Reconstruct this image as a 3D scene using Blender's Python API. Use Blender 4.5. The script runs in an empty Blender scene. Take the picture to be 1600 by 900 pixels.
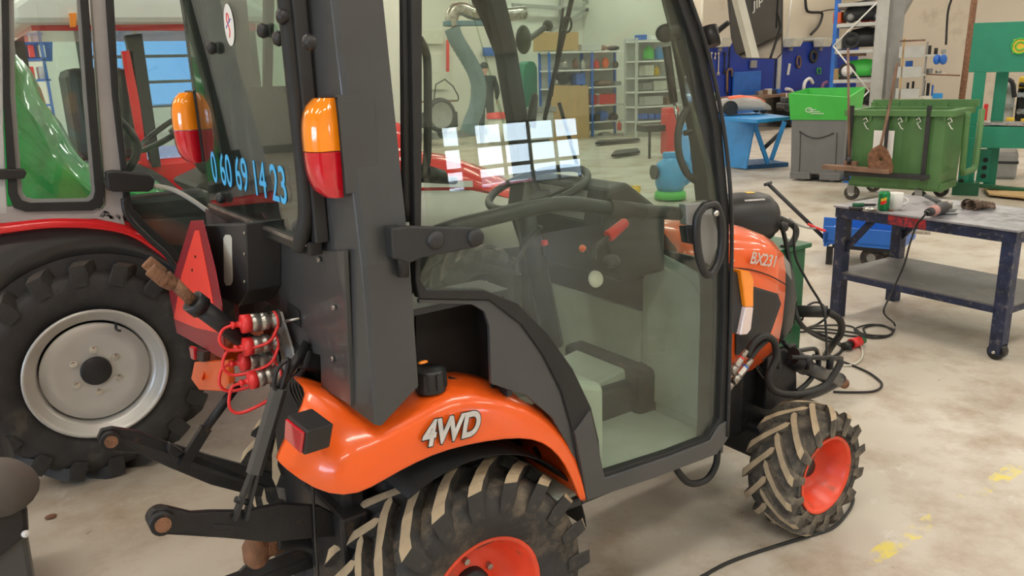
import bpy, bmesh, math, random
from mathutils import Vector, Matrix
random.seed(7)
PI = math.pi
S = bpy.context.scene
COL = S.collection

# ------------------------------------------------------------------ camera
CX, CR, CU, CF = Vector((-0.93920572, -1.99694083, 1.62510811)), Vector((0.8169177, -0.57580818, -0.03302137)), Vector((0.17534461, 0.19340788, 0.96532257)), Vector((0.54945404, 0.79437921, -0.25896318))
FPX = 1257.986
cd = bpy.data.cameras.new('camera'); cam = bpy.data.objects.new('camera', cd); COL.objects.link(cam)
m3 = Matrix((CR, CU, -CF)).transposed()
cam.matrix_world = Matrix.Translation(CX) @ m3.to_4x4()
cd.sensor_fit = 'HORIZONTAL'; cd.sensor_width = 36; cd.lens = 36 * FPX / 1600; cd.clip_start = .02; cd.clip_end = 300
S.camera = cam
S.view_settings.view_transform = 'Standard'; S.view_settings.look = 'None'
S.view_settings.gamma = 1; S.view_settings.use_curve_mapping = False
S.view_settings.exposure = 0.16

# ------------------------------------------------------------------ world: bright overcast sky outside the hall
w = bpy.data.worlds.new('world'); S.world = w; w.use_nodes = True
wn = w.node_tree; bg = wn.nodes['Background']
tc = wn.nodes.new('ShaderNodeTexCoord'); nz = wn.nodes.new('ShaderNodeTexNoise'); cr = wn.nodes.new('ShaderNodeValToRGB')
nz.inputs['Scale'].default_value = 3; nz.inputs['Detail'].default_value = 4
cr.color_ramp.elements[0].color = (.50, .68, .95, 1); cr.color_ramp.elements[1].color = (.80, .88, 1, 1)
cr.color_ramp.elements[0].position = .35; cr.color_ramp.elements[1].position = .65
wn.links.new(tc.outputs['Generated'], nz.inputs['Vector']); wn.links.new(nz.outputs['Fac'], cr.inputs['Fac']); wn.links.new(cr.outputs['Color'], bg.inputs['Color'])
bg.inputs['Strength'].default_value = 15.0

# ------------------------------------------------------------------ hall lamps (the light of each ceiling fixture)
LAMPS = [(x, y) for x in (-5.5, -1.2, 3.2, 8.0, 13.0, 18.0) for y in (-6.0, -2.3, 2.2, 6.8, 11.5, 14.8) if not (x > 13.5 and y > 11.6)]
LAMP_Z = 5.1
for lx, ly in LAMPS:
    ld = bpy.data.lights.new('tube_light', 'AREA'); ld.shape = 'RECTANGLE'; ld.size = 2.6; ld.size_y = .5
    ld.energy = 70; ld.color = (1.0, .93, .82)
    lo = bpy.data.objects.new('tube_light', ld); lo.location = (lx, ly, LAMP_Z - .06); COL.objects.link(lo)
# portals that guide the sky's light through the glazed doors
for (loc, rot, sx, sy) in (((6.2, -8.98, 1.42), (PI/2, 0, 0), 3.0, 1.0), ((-8.98, -3.0, 1.9), (0, -PI/2, 0), 1.6, 6.0)):
    ld = bpy.data.lights.new('door_portal', 'AREA'); ld.shape = 'RECTANGLE'; ld.size = sx; ld.size_y = sy; ld.cycles.is_portal = True
    lo = bpy.data.objects.new('door_portal', ld); lo.location = loc; lo.rotation_euler = rot; COL.objects.link(lo)

# ------------------------------------------------------------------ helpers
def at(px, py, ax, v):
    """point of the photograph's pixel on the world plane axis=v (x=0, y=1, z=2)"""
    d = CF + CR * ((px - 800) / FPX) - CU * ((py - 450) / FPX)
    return CX + d * ((v - CX[ax]) / d[ax])
def atp(px, py, P0, n):
    d = CF + CR * ((px - 800) / FPX) - CU * ((py - 450) / FPX)
    return CX + d * ((Vector(P0) - CX).dot(n) / d.dot(n))

def mat(name, col, rough=.5, metal=0., var=.12, scale=6., bump=0., dirt=None, dirt_amt=.45, dscale=4., coat=0., spec=.5, emit=None, trans=0., alpha=1.):
    m = bpy.data.materials.new(name); m.use_nodes = True; t = m.node_tree; b = t.nodes['Principled BSDF']
    def n(k): return t.nodes.new(k)
    tc = n('ShaderNodeTexCoord'); nz = n('ShaderNodeTexNoise'); nz.inputs['Scale'].default_value = scale; nz.inputs['Detail'].default_value = 5
    t.links.new(tc.outputs['Object'], nz.inputs['Vector'])
    r = n('ShaderNodeValToRGB'); r.color_ramp.elements[0].position = .3; r.color_ramp.elements[1].position = .7
    c0 = [max(0, c * (1 - var)) for c in col]; c1 = [min(1, c * (1 + var)) for c in col]
    r.color_ramp.elements[0].color = (*c0, 1); r.color_ramp.elements[1].color = (*c1, 1)
    t.links.new(nz.outputs['Fac'], r.inputs['Fac']); out = r.outputs['Color']
    if dirt:
        n2 = n('ShaderNodeTexNoise'); n2.inputs['Scale'].default_value = dscale; n2.inputs['Detail'].default_value = 8; n2.inputs['Roughness'].default_value = .7
        t.links.new(tc.outputs['Object'], n2.inputs['Vector'])
        r2 = n('ShaderNodeValToRGB'); r2.color_ramp.elements[0].position = .62 - dirt_amt * .3; r2.color_ramp.elements[1].position = .75 - dirt_amt * .2
        t.links.new(n2.outputs['Fac'], r2.inputs['Fac'])
        mx = n('ShaderNodeMix'); mx.data_type = 'RGBA'; mx.inputs['B'].default_value = (*dirt, 1)
        t.links.new(r2.outputs['Color'], mx.inputs['Factor']); t.links.new(out, mx.inputs['A']); out = mx.outputs['Result']
    t.links.new(out, b.inputs['Base Color'])
    b.inputs['Roughness'].default_value = rough; b.inputs['Metallic'].default_value = metal
    b.inputs['Coat Weight'].default_value = coat; b.inputs['Specular IOR Level'].default_value = spec
    if trans: b.inputs['Transmission Weight'].default_value = trans
    if emit: b.inputs['Emission Color'].default_value = (*emit[0], 1); b.inputs['Emission Strength'].default_value = emit[1]
    if bump:
        bp = n('ShaderNodeBump'); bp.inputs['Strength'].default_value = bump; bp.inputs['Distance'].default_value = .01
        n3 = n('ShaderNodeTexNoise'); n3.inputs['Scale'].default_value = scale * 6; n3.inputs['Detail'].default_value = 6
        t.links.new(tc.outputs['Object'], n3.inputs['Vector']); t.links.new(n3.outputs['Fac'], bp.inputs['Height']); t.links.new(bp.outputs['Normal'], b.inputs['Normal'])
    return m

def glass(name, tint, haze=.0, hazecol=(.6, .65, .6), rough=.0):
    """window glass: clear tinted transmission + fresnel reflection + a film of dust"""
    m = bpy.data.materials.new(name); m.use_nodes = True; t = m.node_tree; t.nodes.remove(t.nodes['Principled BSDF'])
    o = t.nodes['Material Output']; tr = t.nodes.new('ShaderNodeBsdfTransparent'); tr.inputs['Color'].default_value = (*tint, 1)
    gl = t.nodes.new('ShaderNodeBsdfGlossy'); gl.inputs['Roughness'].default_value = rough
    fr = t.nodes.new('ShaderNodeFresnel'); ge = t.nodes.new('ShaderNodeNewGeometry'); mi = t.nodes.new('ShaderNodeMapRange')
    mi.inputs['To Min'].default_value = 1.5; mi.inputs['To Max'].default_value = 1/1.5; t.links.new(ge.outputs['Backfacing'], mi.inputs['Value']); t.links.new(mi.outputs[0], fr.inputs['IOR'])
    m1 = t.nodes.new('ShaderNodeMixShader'); t.links.new(fr.outputs[0], m1.inputs['Fac']); t.links.new(tr.outputs[0], m1.inputs[1]); t.links.new(gl.outputs[0], m1.inputs[2])
    last = m1.outputs[0]
    if haze:
        df = t.nodes.new('ShaderNodeBsdfDiffuse'); df.inputs['Color'].default_value = (*hazecol, 1)
        tc = t.nodes.new('ShaderNodeTexCoord'); nz = t.nodes.new('ShaderNodeTexNoise'); nz.inputs['Scale'].default_value = 5; nz.inputs['Detail'].default_value = 8
        t.links.new(tc.outputs['Object'], nz.inputs['Vector'])
        mr = t.nodes.new('ShaderNodeMapRange'); mr.inputs['From Min'].default_value = .3; mr.inputs['From Max'].default_value = .7; mr.inputs['To Min'].default_value = haze * .6; mr.inputs['To Max'].default_value = haze * 1.4
        t.links.new(nz.outputs['Fac'], mr.inputs['Value'])
        m2 = t.nodes.new('ShaderNodeMixShader'); t.links.new(mr.outputs[0], m2.inputs['Fac']); t.links.new(last, m2.inputs[1]); t.links.new(df.outputs[0], m2.inputs[2]); last = m2.outputs[0]
    t.links.new(last, o.inputs['Surface'])
    return m

def frame_of(d):
    d = Vector(d).normalized(); u = d.orthogonal().normalized(); return u, d.cross(u)

def spline(pts, n=8):
    """Catmull-Rom through the points"""
    P = [Vector(p) for p in pts]
    if len(P) < 3: return P
    P = [P[0] * 2 - P[1]] + P + [P[-1] * 2 - P[-2]]; out = []
    for i in range(1, len(P) - 2):
        a, b, c, d = P[i-1:i+3]
        for k in range(n):
            t = k / n; out.append(.5 * ((2*b) + (c-a)*t + (2*a-5*b+4*c-d)*t*t + (3*b-3*c+d-a)*t*t*t))
    out.append(P[-2]); return out

class MB:
    def __init__(s): s.bm = bmesh.new(); s.mi = 0
    def v(s, p): return s.bm.verts.new(p)
    def f(s, vs, sm=False):
        try: fc = s.bm.faces.new(vs)
        except ValueError: return
        fc.material_index = s.mi; fc.smooth = sm
    def hexa(s, P):
        V = [s.v(p) for p in P]
        for q in ((0,3,2,1),(4,5,6,7),(0,1,5,4),(1,2,6,5),(2,3,7,6),(3,0,4,7)): s.f([V[i] for i in q])
        return s
    def bx(s, x0, x1, y0, y1, z0, z1, M=None):
        P = [Vector(p) for p in ((x0,y0,z0),(x1,y0,z0),(x1,y1,z0),(x0,y1,z0),(x0,y0,z1),(x1,y0,z1),(x1,y1,z1),(x0,y1,z1))]
        if M is not None: P = [M @ p for p in P]
        return s.hexa(P)
    def bar(s, p0, p1, w, h, up=(0,0,1)):
        """rectangular bar from p0 to p1, w sideways, h along up"""
        p0, p1 = Vector(p0), Vector(p1); d = (p1-p0).normalized(); up = Vector(up)
        sd = d.cross(up)
        if sd.length < 1e-4: sd = d.orthogonal()
        sd.normalize(); u = sd.cross(d).normalized()
        P = []
        for q in (p0, p1):
            P += [q - sd*w/2 - u*h/2, q + sd*w/2 - u*h/2, q + sd*w/2 + u*h/2, q - sd*w/2 + u*h/2]
        return s.hexa(P)
    def cyl(s, p0, p1, r0, r1=None, n=16, caps=True, sm=True):
        r1 = r0 if r1 is None else r1; p0, p1 = Vector(p0), Vector(p1); u, v = frame_of(p1-p0)
        A = []; B = []
        for i in range(n):
            a = 2*PI*i/n; q = u*math.cos(a) + v*math.sin(a); A.append(s.v(p0+q*r0)); B.append(s.v(p1+q*r1))
        for i in range(n): s.f([A[i], A[(i+1)%n], B[(i+1)%n], B[i]], sm)
        if caps: s.f(A[::-1]); s.f(B)
        return s
    def tube(s, pts, r, n=8, closed=False, sm=True):
        P = [Vector(p) for p in pts]; rings = []; L = len(P); u = None
        for i, p in enumerate(P):
            if closed: d = P[(i+1)%L] - P[i-1]
            else: d = P[min(i+1, L-1)] - P[max(i-1, 0)]
            if d.length < 1e-9: d = Vector((0,0,1))
            d.normalize()
            if u is None: u = d.orthogonal().normalized()
            else:
                u = u - d*u.dot(d)
                u = d.orthogonal().normalized() if u.length < 1e-5 else u.normalized()
            v = d.cross(u); rr = r[i] if isinstance(r, (list, tuple)) else r
            rings.append([s.v(p + (u*math.cos(2*PI*k/n) + v*math.sin(2*PI*k/n))*rr) for k in range(n)])
        for i in range(L if closed else L-1):
            a, b = rings[i], rings[(i+1)%L]
            for k in range(n): s.f([a[k], a[(k+1)%n], b[(k+1)%n], b[k]], sm)
        if not closed: s.f(rings[0][::-1]); s.f(rings[-1])
        return s
    def lathe(s, prof, c, ax=(0,0,1), n=32, sm=True, closed=False, M=None):
        """prof: (along axis, radius)"""
        c = Vector(c); ax = Vector(ax).normalized(); u, v = frame_of(ax); rings = []
        for a, r in prof:
            rings.append([s.v(c + ax*a + (u*math.cos(2*PI*k/n) + v*math.sin(2*PI*k/n))*max(r, .0004)) for k in range(n)])
        L = len(rings)
        for i in range(L if closed else L-1):
            a, b = rings[i], rings[(i+1)%L]
            for k in range(n): s.f([a[k], a[(k+1)%n], b[(k+1)%n], b[k]], sm)
        return s
    def prism(s, poly, off, sm=False):
        """closed polygon (3-D points) pushed by the vector off"""
        off = Vector(off); A = [s.v(Vector(p)) for p in poly]; B = [s.v(Vector(p)+off) for p in poly]; n = len(A)
        s.f(A[::-1]); s.f(B)
        for i in range(n): s.f([A[i], A[(i+1)%n], B[(i+1)%n], B[i]], sm)
        return s
    def ringprism(s, outer, inner, off):
        """frame between two outlines with the same number of points"""
        off = Vector(off); n = len(outer)
        R = [[s.v(Vector(p)) for p in outer], [s.v(Vector(p)) for p in inner], [s.v(Vector(p)+off) for p in inner], [s.v(Vector(p)+off) for p in outer]]
        for a in range(4):
            A, B = R[a], R[(a+1)%4]
            for i in range(n): s.f([A[i], A[(i+1)%n], B[(i+1)%n], B[i]])
        return s
    def loft(s, rows, sm=True, closed=False):
        R = [[s.v(Vector(p)) for p in r] for r in rows]; m = len(R[0])
        for i in range(len(R)-1):
            for k in range(m if closed else m-1): s.f([R[i][k], R[i][(k+1)%m], R[i+1][(k+1)%m], R[i+1][k]], sm)
        return s
    def sph(s, c, r, n=14, m=9, sc=(1,1,1), M=None):
        c = Vector(c); rings = []
        for i in range(m+1):
            a = PI*i/m; rings.append([])
            for k in range(n):
                p = Vector((math.sin(a)*math.cos(2*PI*k/n)*r*sc[0], math.sin(a)*math.sin(2*PI*k/n)*r*sc[1], math.cos(a)*r*sc[2]))
                if M is not None: p = M @ p
                rings[-1].append(s.v(c+p))
        for i in range(m):
            for k in range(n): s.f([rings[i][k], rings[i+1][k], rings[i+1][(k+1)%n], rings[i][(k+1)%n]], True)
        bmesh.ops.remove_doubles(s.bm, verts=[v for q in (rings[0], rings[-1]) for v in q], dist=1e-5)
        return s
    def build(s, name, m, parent=None, bev=0., solid=0., sub=0, keep=False, autos=False):
        bmesh.ops.recalc_face_normals(s.bm, faces=s.bm.faces)
        off = None
        if parent is None and not keep:
            xs = [v.co for v in s.bm.verts]
            lo = Vector([min(c[i] for c in xs) for i in range(3)]); hi = Vector([max(c[i] for c in xs) for i in range(3)])
            off = Vector(((lo.x+hi.x)/2, (lo.y+hi.y)/2, lo.z))
            for v in s.bm.verts: v.co -= off
        me = bpy.data.meshes.new(name); s.bm.to_mesh(me); s.bm.free()
        for q in (m if isinstance(m, (list, tuple)) else [m]): me.materials.append(q)
        o = bpy.data.objects.new(name, me); COL.objects.link(o)
        if off is not None: o.location = off
        if parent is not None: par(o, parent)
        if solid: md = o.modifiers.new('solid', 'SOLIDIFY'); md.thickness = solid; md.offset = 0
        if sub: md = o.modifiers.new('sub', 'SUBSURF'); md.levels = sub; md.render_levels = sub
        if bev: md = o.modifiers.new('bevel', 'BEVEL'); md.width = bev; md.segments = 2; md.limit_method = 'ANGLE'; md.angle_limit = .6
        return o

def par(o, parent):
    o.parent = parent
    if parent.get('wl'): o.matrix_parent_inverse = Matrix.Translation(Vector(parent.location)).inverted()

def tag(o, label, cat, group=None, kind=None):
    if label: o['label'] = label
    if cat: o['category'] = cat
    if group: o['group'] = group
    if kind: o['kind'] = kind
    return o
def thing(name, label, cat, loc=(0,0,0), rz=0, group=None, world=False):
    """Empty at a thing's base; world=True: its parts are written in world coordinates"""
    o = bpy.data.objects.new(name, None); COL.objects.link(o); o.location = loc; o.rotation_euler = (0,0,rz); o.empty_display_size = .1
    if world: o['wl'] = 1
    return tag(o, label, cat, group)
def struct(o): o['kind'] = 'structure'; return o
def lab(o, l): o['label'] = l; return o
def dup(o, loc=None, rz=None, label=None, parent=None):
    c = o.copy(); COL.objects.link(c)
    if parent is not None: c.parent = parent
    if loc is not None: c.location = loc
    if rz is not None: c.rotation_euler = (0,0,rz)
    if label: c['label'] = label
    for ch in [q for q in o.children]: dup(ch, parent=c)
    return c
def text(name, s, org, xd, yd, size, m, parent=None, ext=.0008, sx=1., shear=0., align='LEFT', bold=0.):
    cu = bpy.data.curves.new(name, 'FONT'); cu.body = s; cu.size = size; cu.extrude = ext; cu.shear = shear; cu.align_x = align; cu.offset = bold
    t = bpy.data.objects.new('tmp_text', cu); COL.objects.link(t)
    bpy.context.view_layer.update()
    me = bpy.data.meshes.new_from_object(t.evaluated_get(bpy.context.evaluated_depsgraph_get())); bpy.data.objects.remove(t)
    xd = Vector(xd).normalized(); yd = Vector(yd); yd = (yd - xd*yd.dot(xd)).normalized(); zd = xd.cross(yd)
    M = Matrix((xd*sx, yd, zd)).transposed().to_4x4(); M.translation = Vector(org); me.transform(M)
    me.name = name; me.materials.clear(); me.materials.append(m)
    o = bpy.data.objects.new(name, me); COL.objects.link(o)
    if parent is not None: par(o, parent)
    return o
def poly_px(pts, ax, v): return [at(x, y, ax, v) for x, y in pts]
def hang(name, m, pts, r, parent=None, n=8, sub=8, **k):
    return MB().tube(spline(pts, sub), r, n).build(name, m, parent, **k)

# ------------------------------------------------------------------ materials
M = {}
M['orange'] = mat('orange_paint', (.86, .115, .012), .28, var=.04, scale=3, coat=.5)
M['rim_orange'] = mat('rim_orange', (.78, .075, .03), .35, var=.08, scale=8, dirt=(.30, .10, .06), dirt_amt=.15, dscale=10)
M['cab'] = mat('cab_grey_paint', (.068, .070, .072), .38, metal=.25, var=.1, scale=3, bump=.05, coat=.25)
M['cab_dull'] = mat('cab_dark_plastic', (.024, .025, .027), .5, var=.15, scale=10, bump=.02)
M['black'] = mat('black_plastic', (.016, .016, .017), .42, var=.2, scale=10)
M['rubber'] = mat('black_rubber', (.014, .014, .014), .62, var=.25, scale=12, bump=.1)
M['iron'] = mat('black_iron', (.018, .018, .02), .45, metal=.3, var=.3, scale=9, bump=.15, dirt=(.09, .05, .03), dirt_amt=.12, dscale=14)
M['rust'] = mat('rusty_steel', (.20, .095, .05), .75, var=.35, scale=25, bump=.5)
M['steel'] = mat('worn_steel', (.42, .40, .37), .32, metal=.85, var=.3, scale=20, dirt=(.15, .08, .04), dirt_amt=.35, dscale=30)
M['chrome'] = mat('bright_steel', (.7, .7, .68), .2, metal=1, var=.05)
M['tyre'] = mat('tyre_rubber', (.030, .029, .028), .72, var=.3, scale=10, bump=.35, dirt=(.15, .12, .085), dirt_amt=.44, dscale=8)
M['tyre_dirty'] = mat('dusty_tyre_rubber', (.085, .075, .062), .82, var=.5, scale=16, bump=.6, dirt=(.20, .165, .12), dirt_amt=.45, dscale=16)
M['tyre_side'] = mat('tyre_sidewall', (.028, .027, .026), .6, var=.3, scale=12, bump=.15, dirt=(.08, .07, .055), dirt_amt=.2, dscale=6)
M['lug_top'] = mat('dry_mud_on_lugs', (.40, .315, .205), .85, var=.2, scale=14, bump=.3)
M['red_cap'] = mat('red_plastic', (.70, .03, .03), .35, var=.06)
M['lens_amber'] = mat('amber_lens', (.95, .27, .01), .12, var=.08, scale=14, coat=1, emit=((1, .25, .0), .06))
M['lens_red'] = mat('red_lens', (.55, .008, .02), .12, var=.12, scale=14, coat=1, emit=((.8, .0, .02), .03))
M['lens_white'] = mat('clear_lens', (.75, .62, .60), .15, var=.06, coat=1)
M['smv'] = mat('fluorescent_red_sheet', (.92, .065, .045), .35, var=.05, scale=20)
M['smv_border'] = mat('dark_red_reflector', (.27, .014, .026), .35, var=.2, scale=60)
M['white'] = mat('white_paint', (.78, .78, .76), .4, var=.05)
M['offwhite'] = mat('offwhite_plastic', (.60, .60, .52), .5, var=.1)
M['cyan'] = mat('cyan_vinyl', (.05, .44, .86), .4, var=.03, emit=((.05, .44, .86), 0))
M['silver'] = mat('silver_decal', (.62, .62, .62), .3, metal=.3, var=.15, scale=40)
M['grey'] = mat('mid_grey_paint', (.28, .28, .27), .45, var=.1)
M['lightgrey'] = mat('light_grey_paint', (.50, .51, .49), .5, var=.08)
M['pillar_grey'] = mat('pinkish_grey_paint', (.36, .33, .32), .45, var=.06)
M['red'] = mat('red_paint', (.74, .014, .02), .25, var=.06, coat=.6)
M['rim_silver'] = mat('silver_rim', (.52, .51, .48), .38, metal=.45, var=.08, scale=5)
M['blue'] = mat('blue_paint', (.02, .14, .55), .4, var=.15, scale=5)
M['liftblue'] = mat('light_blue_paint', (.02, .25, .62), .4, var=.12, scale=4, dirt=(.05, .10, .2), dirt_amt=.1)
M['green_bin'] = mat('olive_green_plastic', (.085, .20, .065), .5, var=.12, scale=3, bump=.05)
M['lime'] = mat('lime_green_plastic', (.06, .50, .07), .45, var=.05)
M['press'] = mat('sea_green_paint', (.015, .24, .14), .4, var=.1, scale=3)
M['darkgreen'] = mat('dark_green_paint', (.01, .10, .04), .4, var=.15)
M['wood'] = mat('brown_wood', (.20, .115, .075), .6, var=.35, scale=5, bump=.2)
M['cardboard'] = mat('cardboard', (.50, .33, .15), .8, var=.06)
M['yellow'] = mat('yellow_paint', (.75, .50, .03), .45, var=.12)
M['purple'] = mat('dusty_purple', (.25, .10, .22), .6)
M['dark'] = mat('very_dark_part', (.01, .01, .01), .7, var=.2)
M['cloth_blue'] = mat('dark_work_clothes', (.02, .035, .04), .9, var=.2, bump=.2)
M['skin'] = mat('skin', (.55, .33, .25), .6, var=.05)
M['greenfilm'] = mat('green_plastic_sheet', (.03, .50, .10), .25, var=.35, scale=7, coat=.6, bump=.4)
M['glass_cab'] = glass('cab_door_glass', (.93, .965, .925), .020, (.50, .58, .50))
M['glass_rear'] = glass('cab_rear_glass', (.66, .76, .71), .010)
M['glass_red'] = glass('tractor_window_glass', (.88, .95, .93), .02)
M['pane_tint'] = glass('tinted_pane', (.16, .22, .27), 0)
M['pane'] = glass('clear_pane', (.95, .97, .97), 0)
M['mirror'] = mat('mirror_glass', (.80, .80, .80), 0.0, metal=1, var=0)
# ================================================================== SETTING
def floor_material():
    m = bpy.data.materials.new('worn_concrete'); m.use_nodes = True; t = m.node_tree; b = t.nodes['Principled BSDF']
    N = t.nodes.new; Lk = t.links.new
    tc = N('ShaderNodeTexCoord')
    def noise(sc, det=6, ro=.6):
        n = N('ShaderNodeTexNoise'); n.inputs['Scale'].default_value = sc; n.inputs['Detail'].default_value = det; n.inputs['Roughness'].default_value = ro
        Lk(tc.outputs['Object'], n.inputs['Vector']); return n
    def ramp(src, p0, p1, c0=(0,0,0,1), c1=(1,1,1,1)):
        r = N('ShaderNodeValToRGB'); r.color_ramp.elements[0].position = p0; r.color_ramp.elements[1].position = p1; r.color_ramp.elements[0].color = c0; r.color_ramp.elements[1].color = c1
        Lk(src, r.inputs['Fac']); return r.outputs['Color']
    def mix(fac, a, bcol):
        x = N('ShaderNodeMix'); x.data_type = 'RGBA'; Lk(fac, x.inputs['Factor'])
        if isinstance(a, tuple): x.inputs['A'].default_value = a
        else: Lk(a, x.inputs['A'])
        if isinstance(bcol, tuple): x.inputs['B'].default_value = bcol
        else: Lk(bcol, x.inputs['B'])
        return x.outputs['Result']
    c = ramp(noise(.55, 4).outputs['Fac'], .3, .7, (.47, .415, .335, 1), (.60, .56, .49, 1))
    c = mix(ramp(noise(2.1, 9, .68).outputs['Fac'], .47, .66, (0,0,0,1), (.8,.8,.8,1)), c, (.33, .24, .16, 1))
    c = mix(ramp(noise(5.5, 9, .7).outputs['Fac'], .60, .70, (0,0,0,1), (.7,.7,.7,1)), c, (.66, .64, .60, 1))
    c = mix(ramp(noise(17, 5, .6).outputs['Fac'], .68, .74, (0,0,0,1), (.8,.8,.8,1)), c, (.17, .125, .09, 1))
    # worn yellow line painted along Y = -0.71
    sp = N('ShaderNodeSeparateXYZ'); Lk(tc.outputs['Object'], sp.inputs[0])
    a = N('ShaderNodeMath'); a.operation = 'ADD'; Lk(sp.outputs['Y'], a.inputs[0]); a.inputs[1].default_value = .715
    ab = N('ShaderNodeMath'); ab.operation = 'ABSOLUTE'; Lk(a.outputs[0], ab.inputs[0])
    lt = N('ShaderNodeMath'); lt.operation = 'LESS_THAN'; Lk(ab.outputs[0], lt.inputs[0]); lt.inputs[1].default_value = .033
    mk = ramp(noise(3.3, 10, .75).outputs['Fac'], .52, .58)
    mu = N('ShaderNodeMath'); mu.operation = 'MULTIPLY'; Lk(lt.outputs[0], mu.inputs[0]); Lk(mk, mu.inputs[1])
    c = mix(mu.outputs[0], c, (.72, .62, .12, 1))
    Lk(c, b.inputs['Base Color'])
    rr = N('ShaderNodeMapRange'); Lk(noise(3.7, 6).outputs['Fac'], rr.inputs['Value']); rr.inputs['To Min'].default_value = .22; rr.inputs['To Max'].default_value = .6
    Lk(rr.outputs[0], b.inputs['Roughness'])
    bp = N('ShaderNodeBump'); bp.inputs['Strength'].default_value = .12; bp.inputs['Distance'].default_value = .004; Lk(noise(60, 4).outputs['Fac'], bp.inputs['Height']); Lk(bp.outputs[0], b.inputs['Normal'])
    return m
X0, X1, Y0, Y1, ZC = -9.0, 21.0, -9.0, 16.5, 5.6
M['wall'] = mat('cream_wall', (.58, .52, .42), .8, var=.05, scale=.8, dirt=(.42, .36, .28), dirt_amt=.25, dscale=.8)
M['wall_green'] = mat('white_wall', (.64, .64, .58), .8, var=.05, scale=.8)
M['ceil'] = mat('ceiling_sheet', (.42, .38, .31), .8, var=.05)
M['ground'] = mat('asphalt', (.22, .22, .22), .9)
struct(MB().bx(X0-.3, X1+.3, Y0-.3, Y1+.3, -.2, 0).build('floor', floor_material(), keep=True))
struct(MB().bx(-60, 60, -70, 80, -.5, -.2).build('ground', M['ground'], keep=True))
struct(MB().bx(X0-.3, X1+.3, Y0-.3, Y1+.3, ZC, ZC+.2).build('ceiling', M['ceil'], keep=True))
def wall_with_hole(name, ax, p, th, a0, a1, z1, holes, m):
    """wall along one axis with rectangular openings (a0,a1,z0,z1)"""
    b = MB(); cur = a0
    def seg(u0, u1, z0, z1_):
        if u1-u0 < 1e-4 or z1_-z0 < 1e-4: return
        if ax == 'y': b.bx(u0, u1, p, p+th, z0, z1_)
        else: b.bx(p, p+th, u0, u1, z0, z1_)
    for h0, h1, hz0, hz1 in sorted(holes):
        seg(cur, h0, 0, z1); seg(h0, h1, 0, hz0); seg(h0, h1, hz1, z1); cur = h1
    seg(cur, a1, 0, z1)
    return struct(b.build(name, m, keep=True))
wall_with_hole('wall_back', 'y', Y1, .3, X0, 14.9, ZC, [(1.6, 4.9, 0, 3.1)], M['wall_green'])
struct(MB().bx(14.6, 14.9, 12.3, Y1, 0, ZC).build('wall_recess', M['wall_green'], keep=True))
struct(MB().bx(14.6, X1, 12.0, 12.3, 0, ZC).build('wall_tool', M['wall'], keep=True))
wall_with_hole('wall_front', 'y', Y0-.3, .3, X0, X1, ZC, [(4.6, 7.9, 0, 3.2)], M['wall'])
wall_with_hole('wall_right', 'x', X1, .3, Y0, 12.3, ZC, [], M['wall'])
wall_with_hole('wall_left', 'x', X0-.3, .3, Y0, Y1, ZC, [(-6.0, 0.0, 0, 3.6)], M['wall'])
struct(MB().bx(X0, 14.6, Y1-.02, Y1, 0, .18).build('baseboard_back', M['grey'], keep=True))
struct(MB().bx(14.9, X1, 11.98, 12.0, 0, .18).build('baseboard_tool', M['grey'], keep=True))
# steel roof beams
for i, y in enumerate((-6, -1, 4, 9, 14)):
    b = MB(); b.bx(X0, X1, y-.09, y+.09, 5.28, 5.31); b.bx(X0, X1, y-.09, y+.09, 5.56, 5.59); b.bx(X0, X1, y-.01, y+.01, 5.3, 5.57)
    struct(b.build('trim_%d' % (i+1), M['grey'], keep=True))

def sectional_door(n, ax, p, a0, a1, rows, colsegs, z1, outward, pm='pane'):
    """overhead door made of panels; glazed rows carry panes"""
    d = struct(thing('door_%d' % n, None, None)); th = .05
    def B(b, u0, u1, z0, z1_, t0=0, t1=th):
        if ax == 'y': return b.bx(u0, u1, p+t0, p+t1, z0, z1_)
        return b.bx(p+t0, p+t1, u0, u1, z0, z1_)
    zz = 0
    gz0, gz1 = rows[0][0], rows[-1][1]
    B(MB(), a0, a1, 0, gz0/2).build('panel', M['lightgrey'], d); B(MB(), a0, a1, gz0/2, gz0).build('panel', M['lightgrey'], d, bev=.008)
    k = 1
    while gz1 + .02 < z1:
        t = min(z1, gz1+.5); B(MB(), a0, a1, gz1, t).build('panel', M['lightgrey'], d); gz1 = t
    for (z0, zt) in rows:
        b = MB(); cur = a0
        for c0, c1 in colsegs:
            B(b, cur, c0, z0, zt); B(b, c0, c1, z0, z0+.03); B(b, c0, c1, zt-.03, zt); cur = c1
        B(b, cur, a1, z0, zt); b.build('glazed_panel', M['cab_dull'], d)
        for c0, c1 in colsegs: B(MB(), c0, c1, z0+.03, zt-.03, .02, .026).build('pane', M[pm], d)
    return d
sectional_door(1, 'y', Y0-.2, 4.6, 7.9, [(1.24+.325*i, 1.565+.325*i) for i in range(3)], [(5.0, 5.27)] + [(5.56+.50*i, 6.02+.50*i) for i in range(4)], 3.2, -1)
sectional_door(2, 'y', Y1+.1, 1.6, 4.9, [(1.15+.52*i, 1.67+.52*i) for i in range(3)], [(1.75+1.03*i, 2.7+1.03*i) for i in range(3)], 3.1, 1, 'pane_tint')
sectional_door(3, 'x', X0-.2, -6.0, 0.0, [(1.15+.5*i, 1.65+.5*i) for i in range(3)], [(-5.85+.98*i, -4.97+.98*i) for i in range(6)], 3.6, 1)

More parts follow.
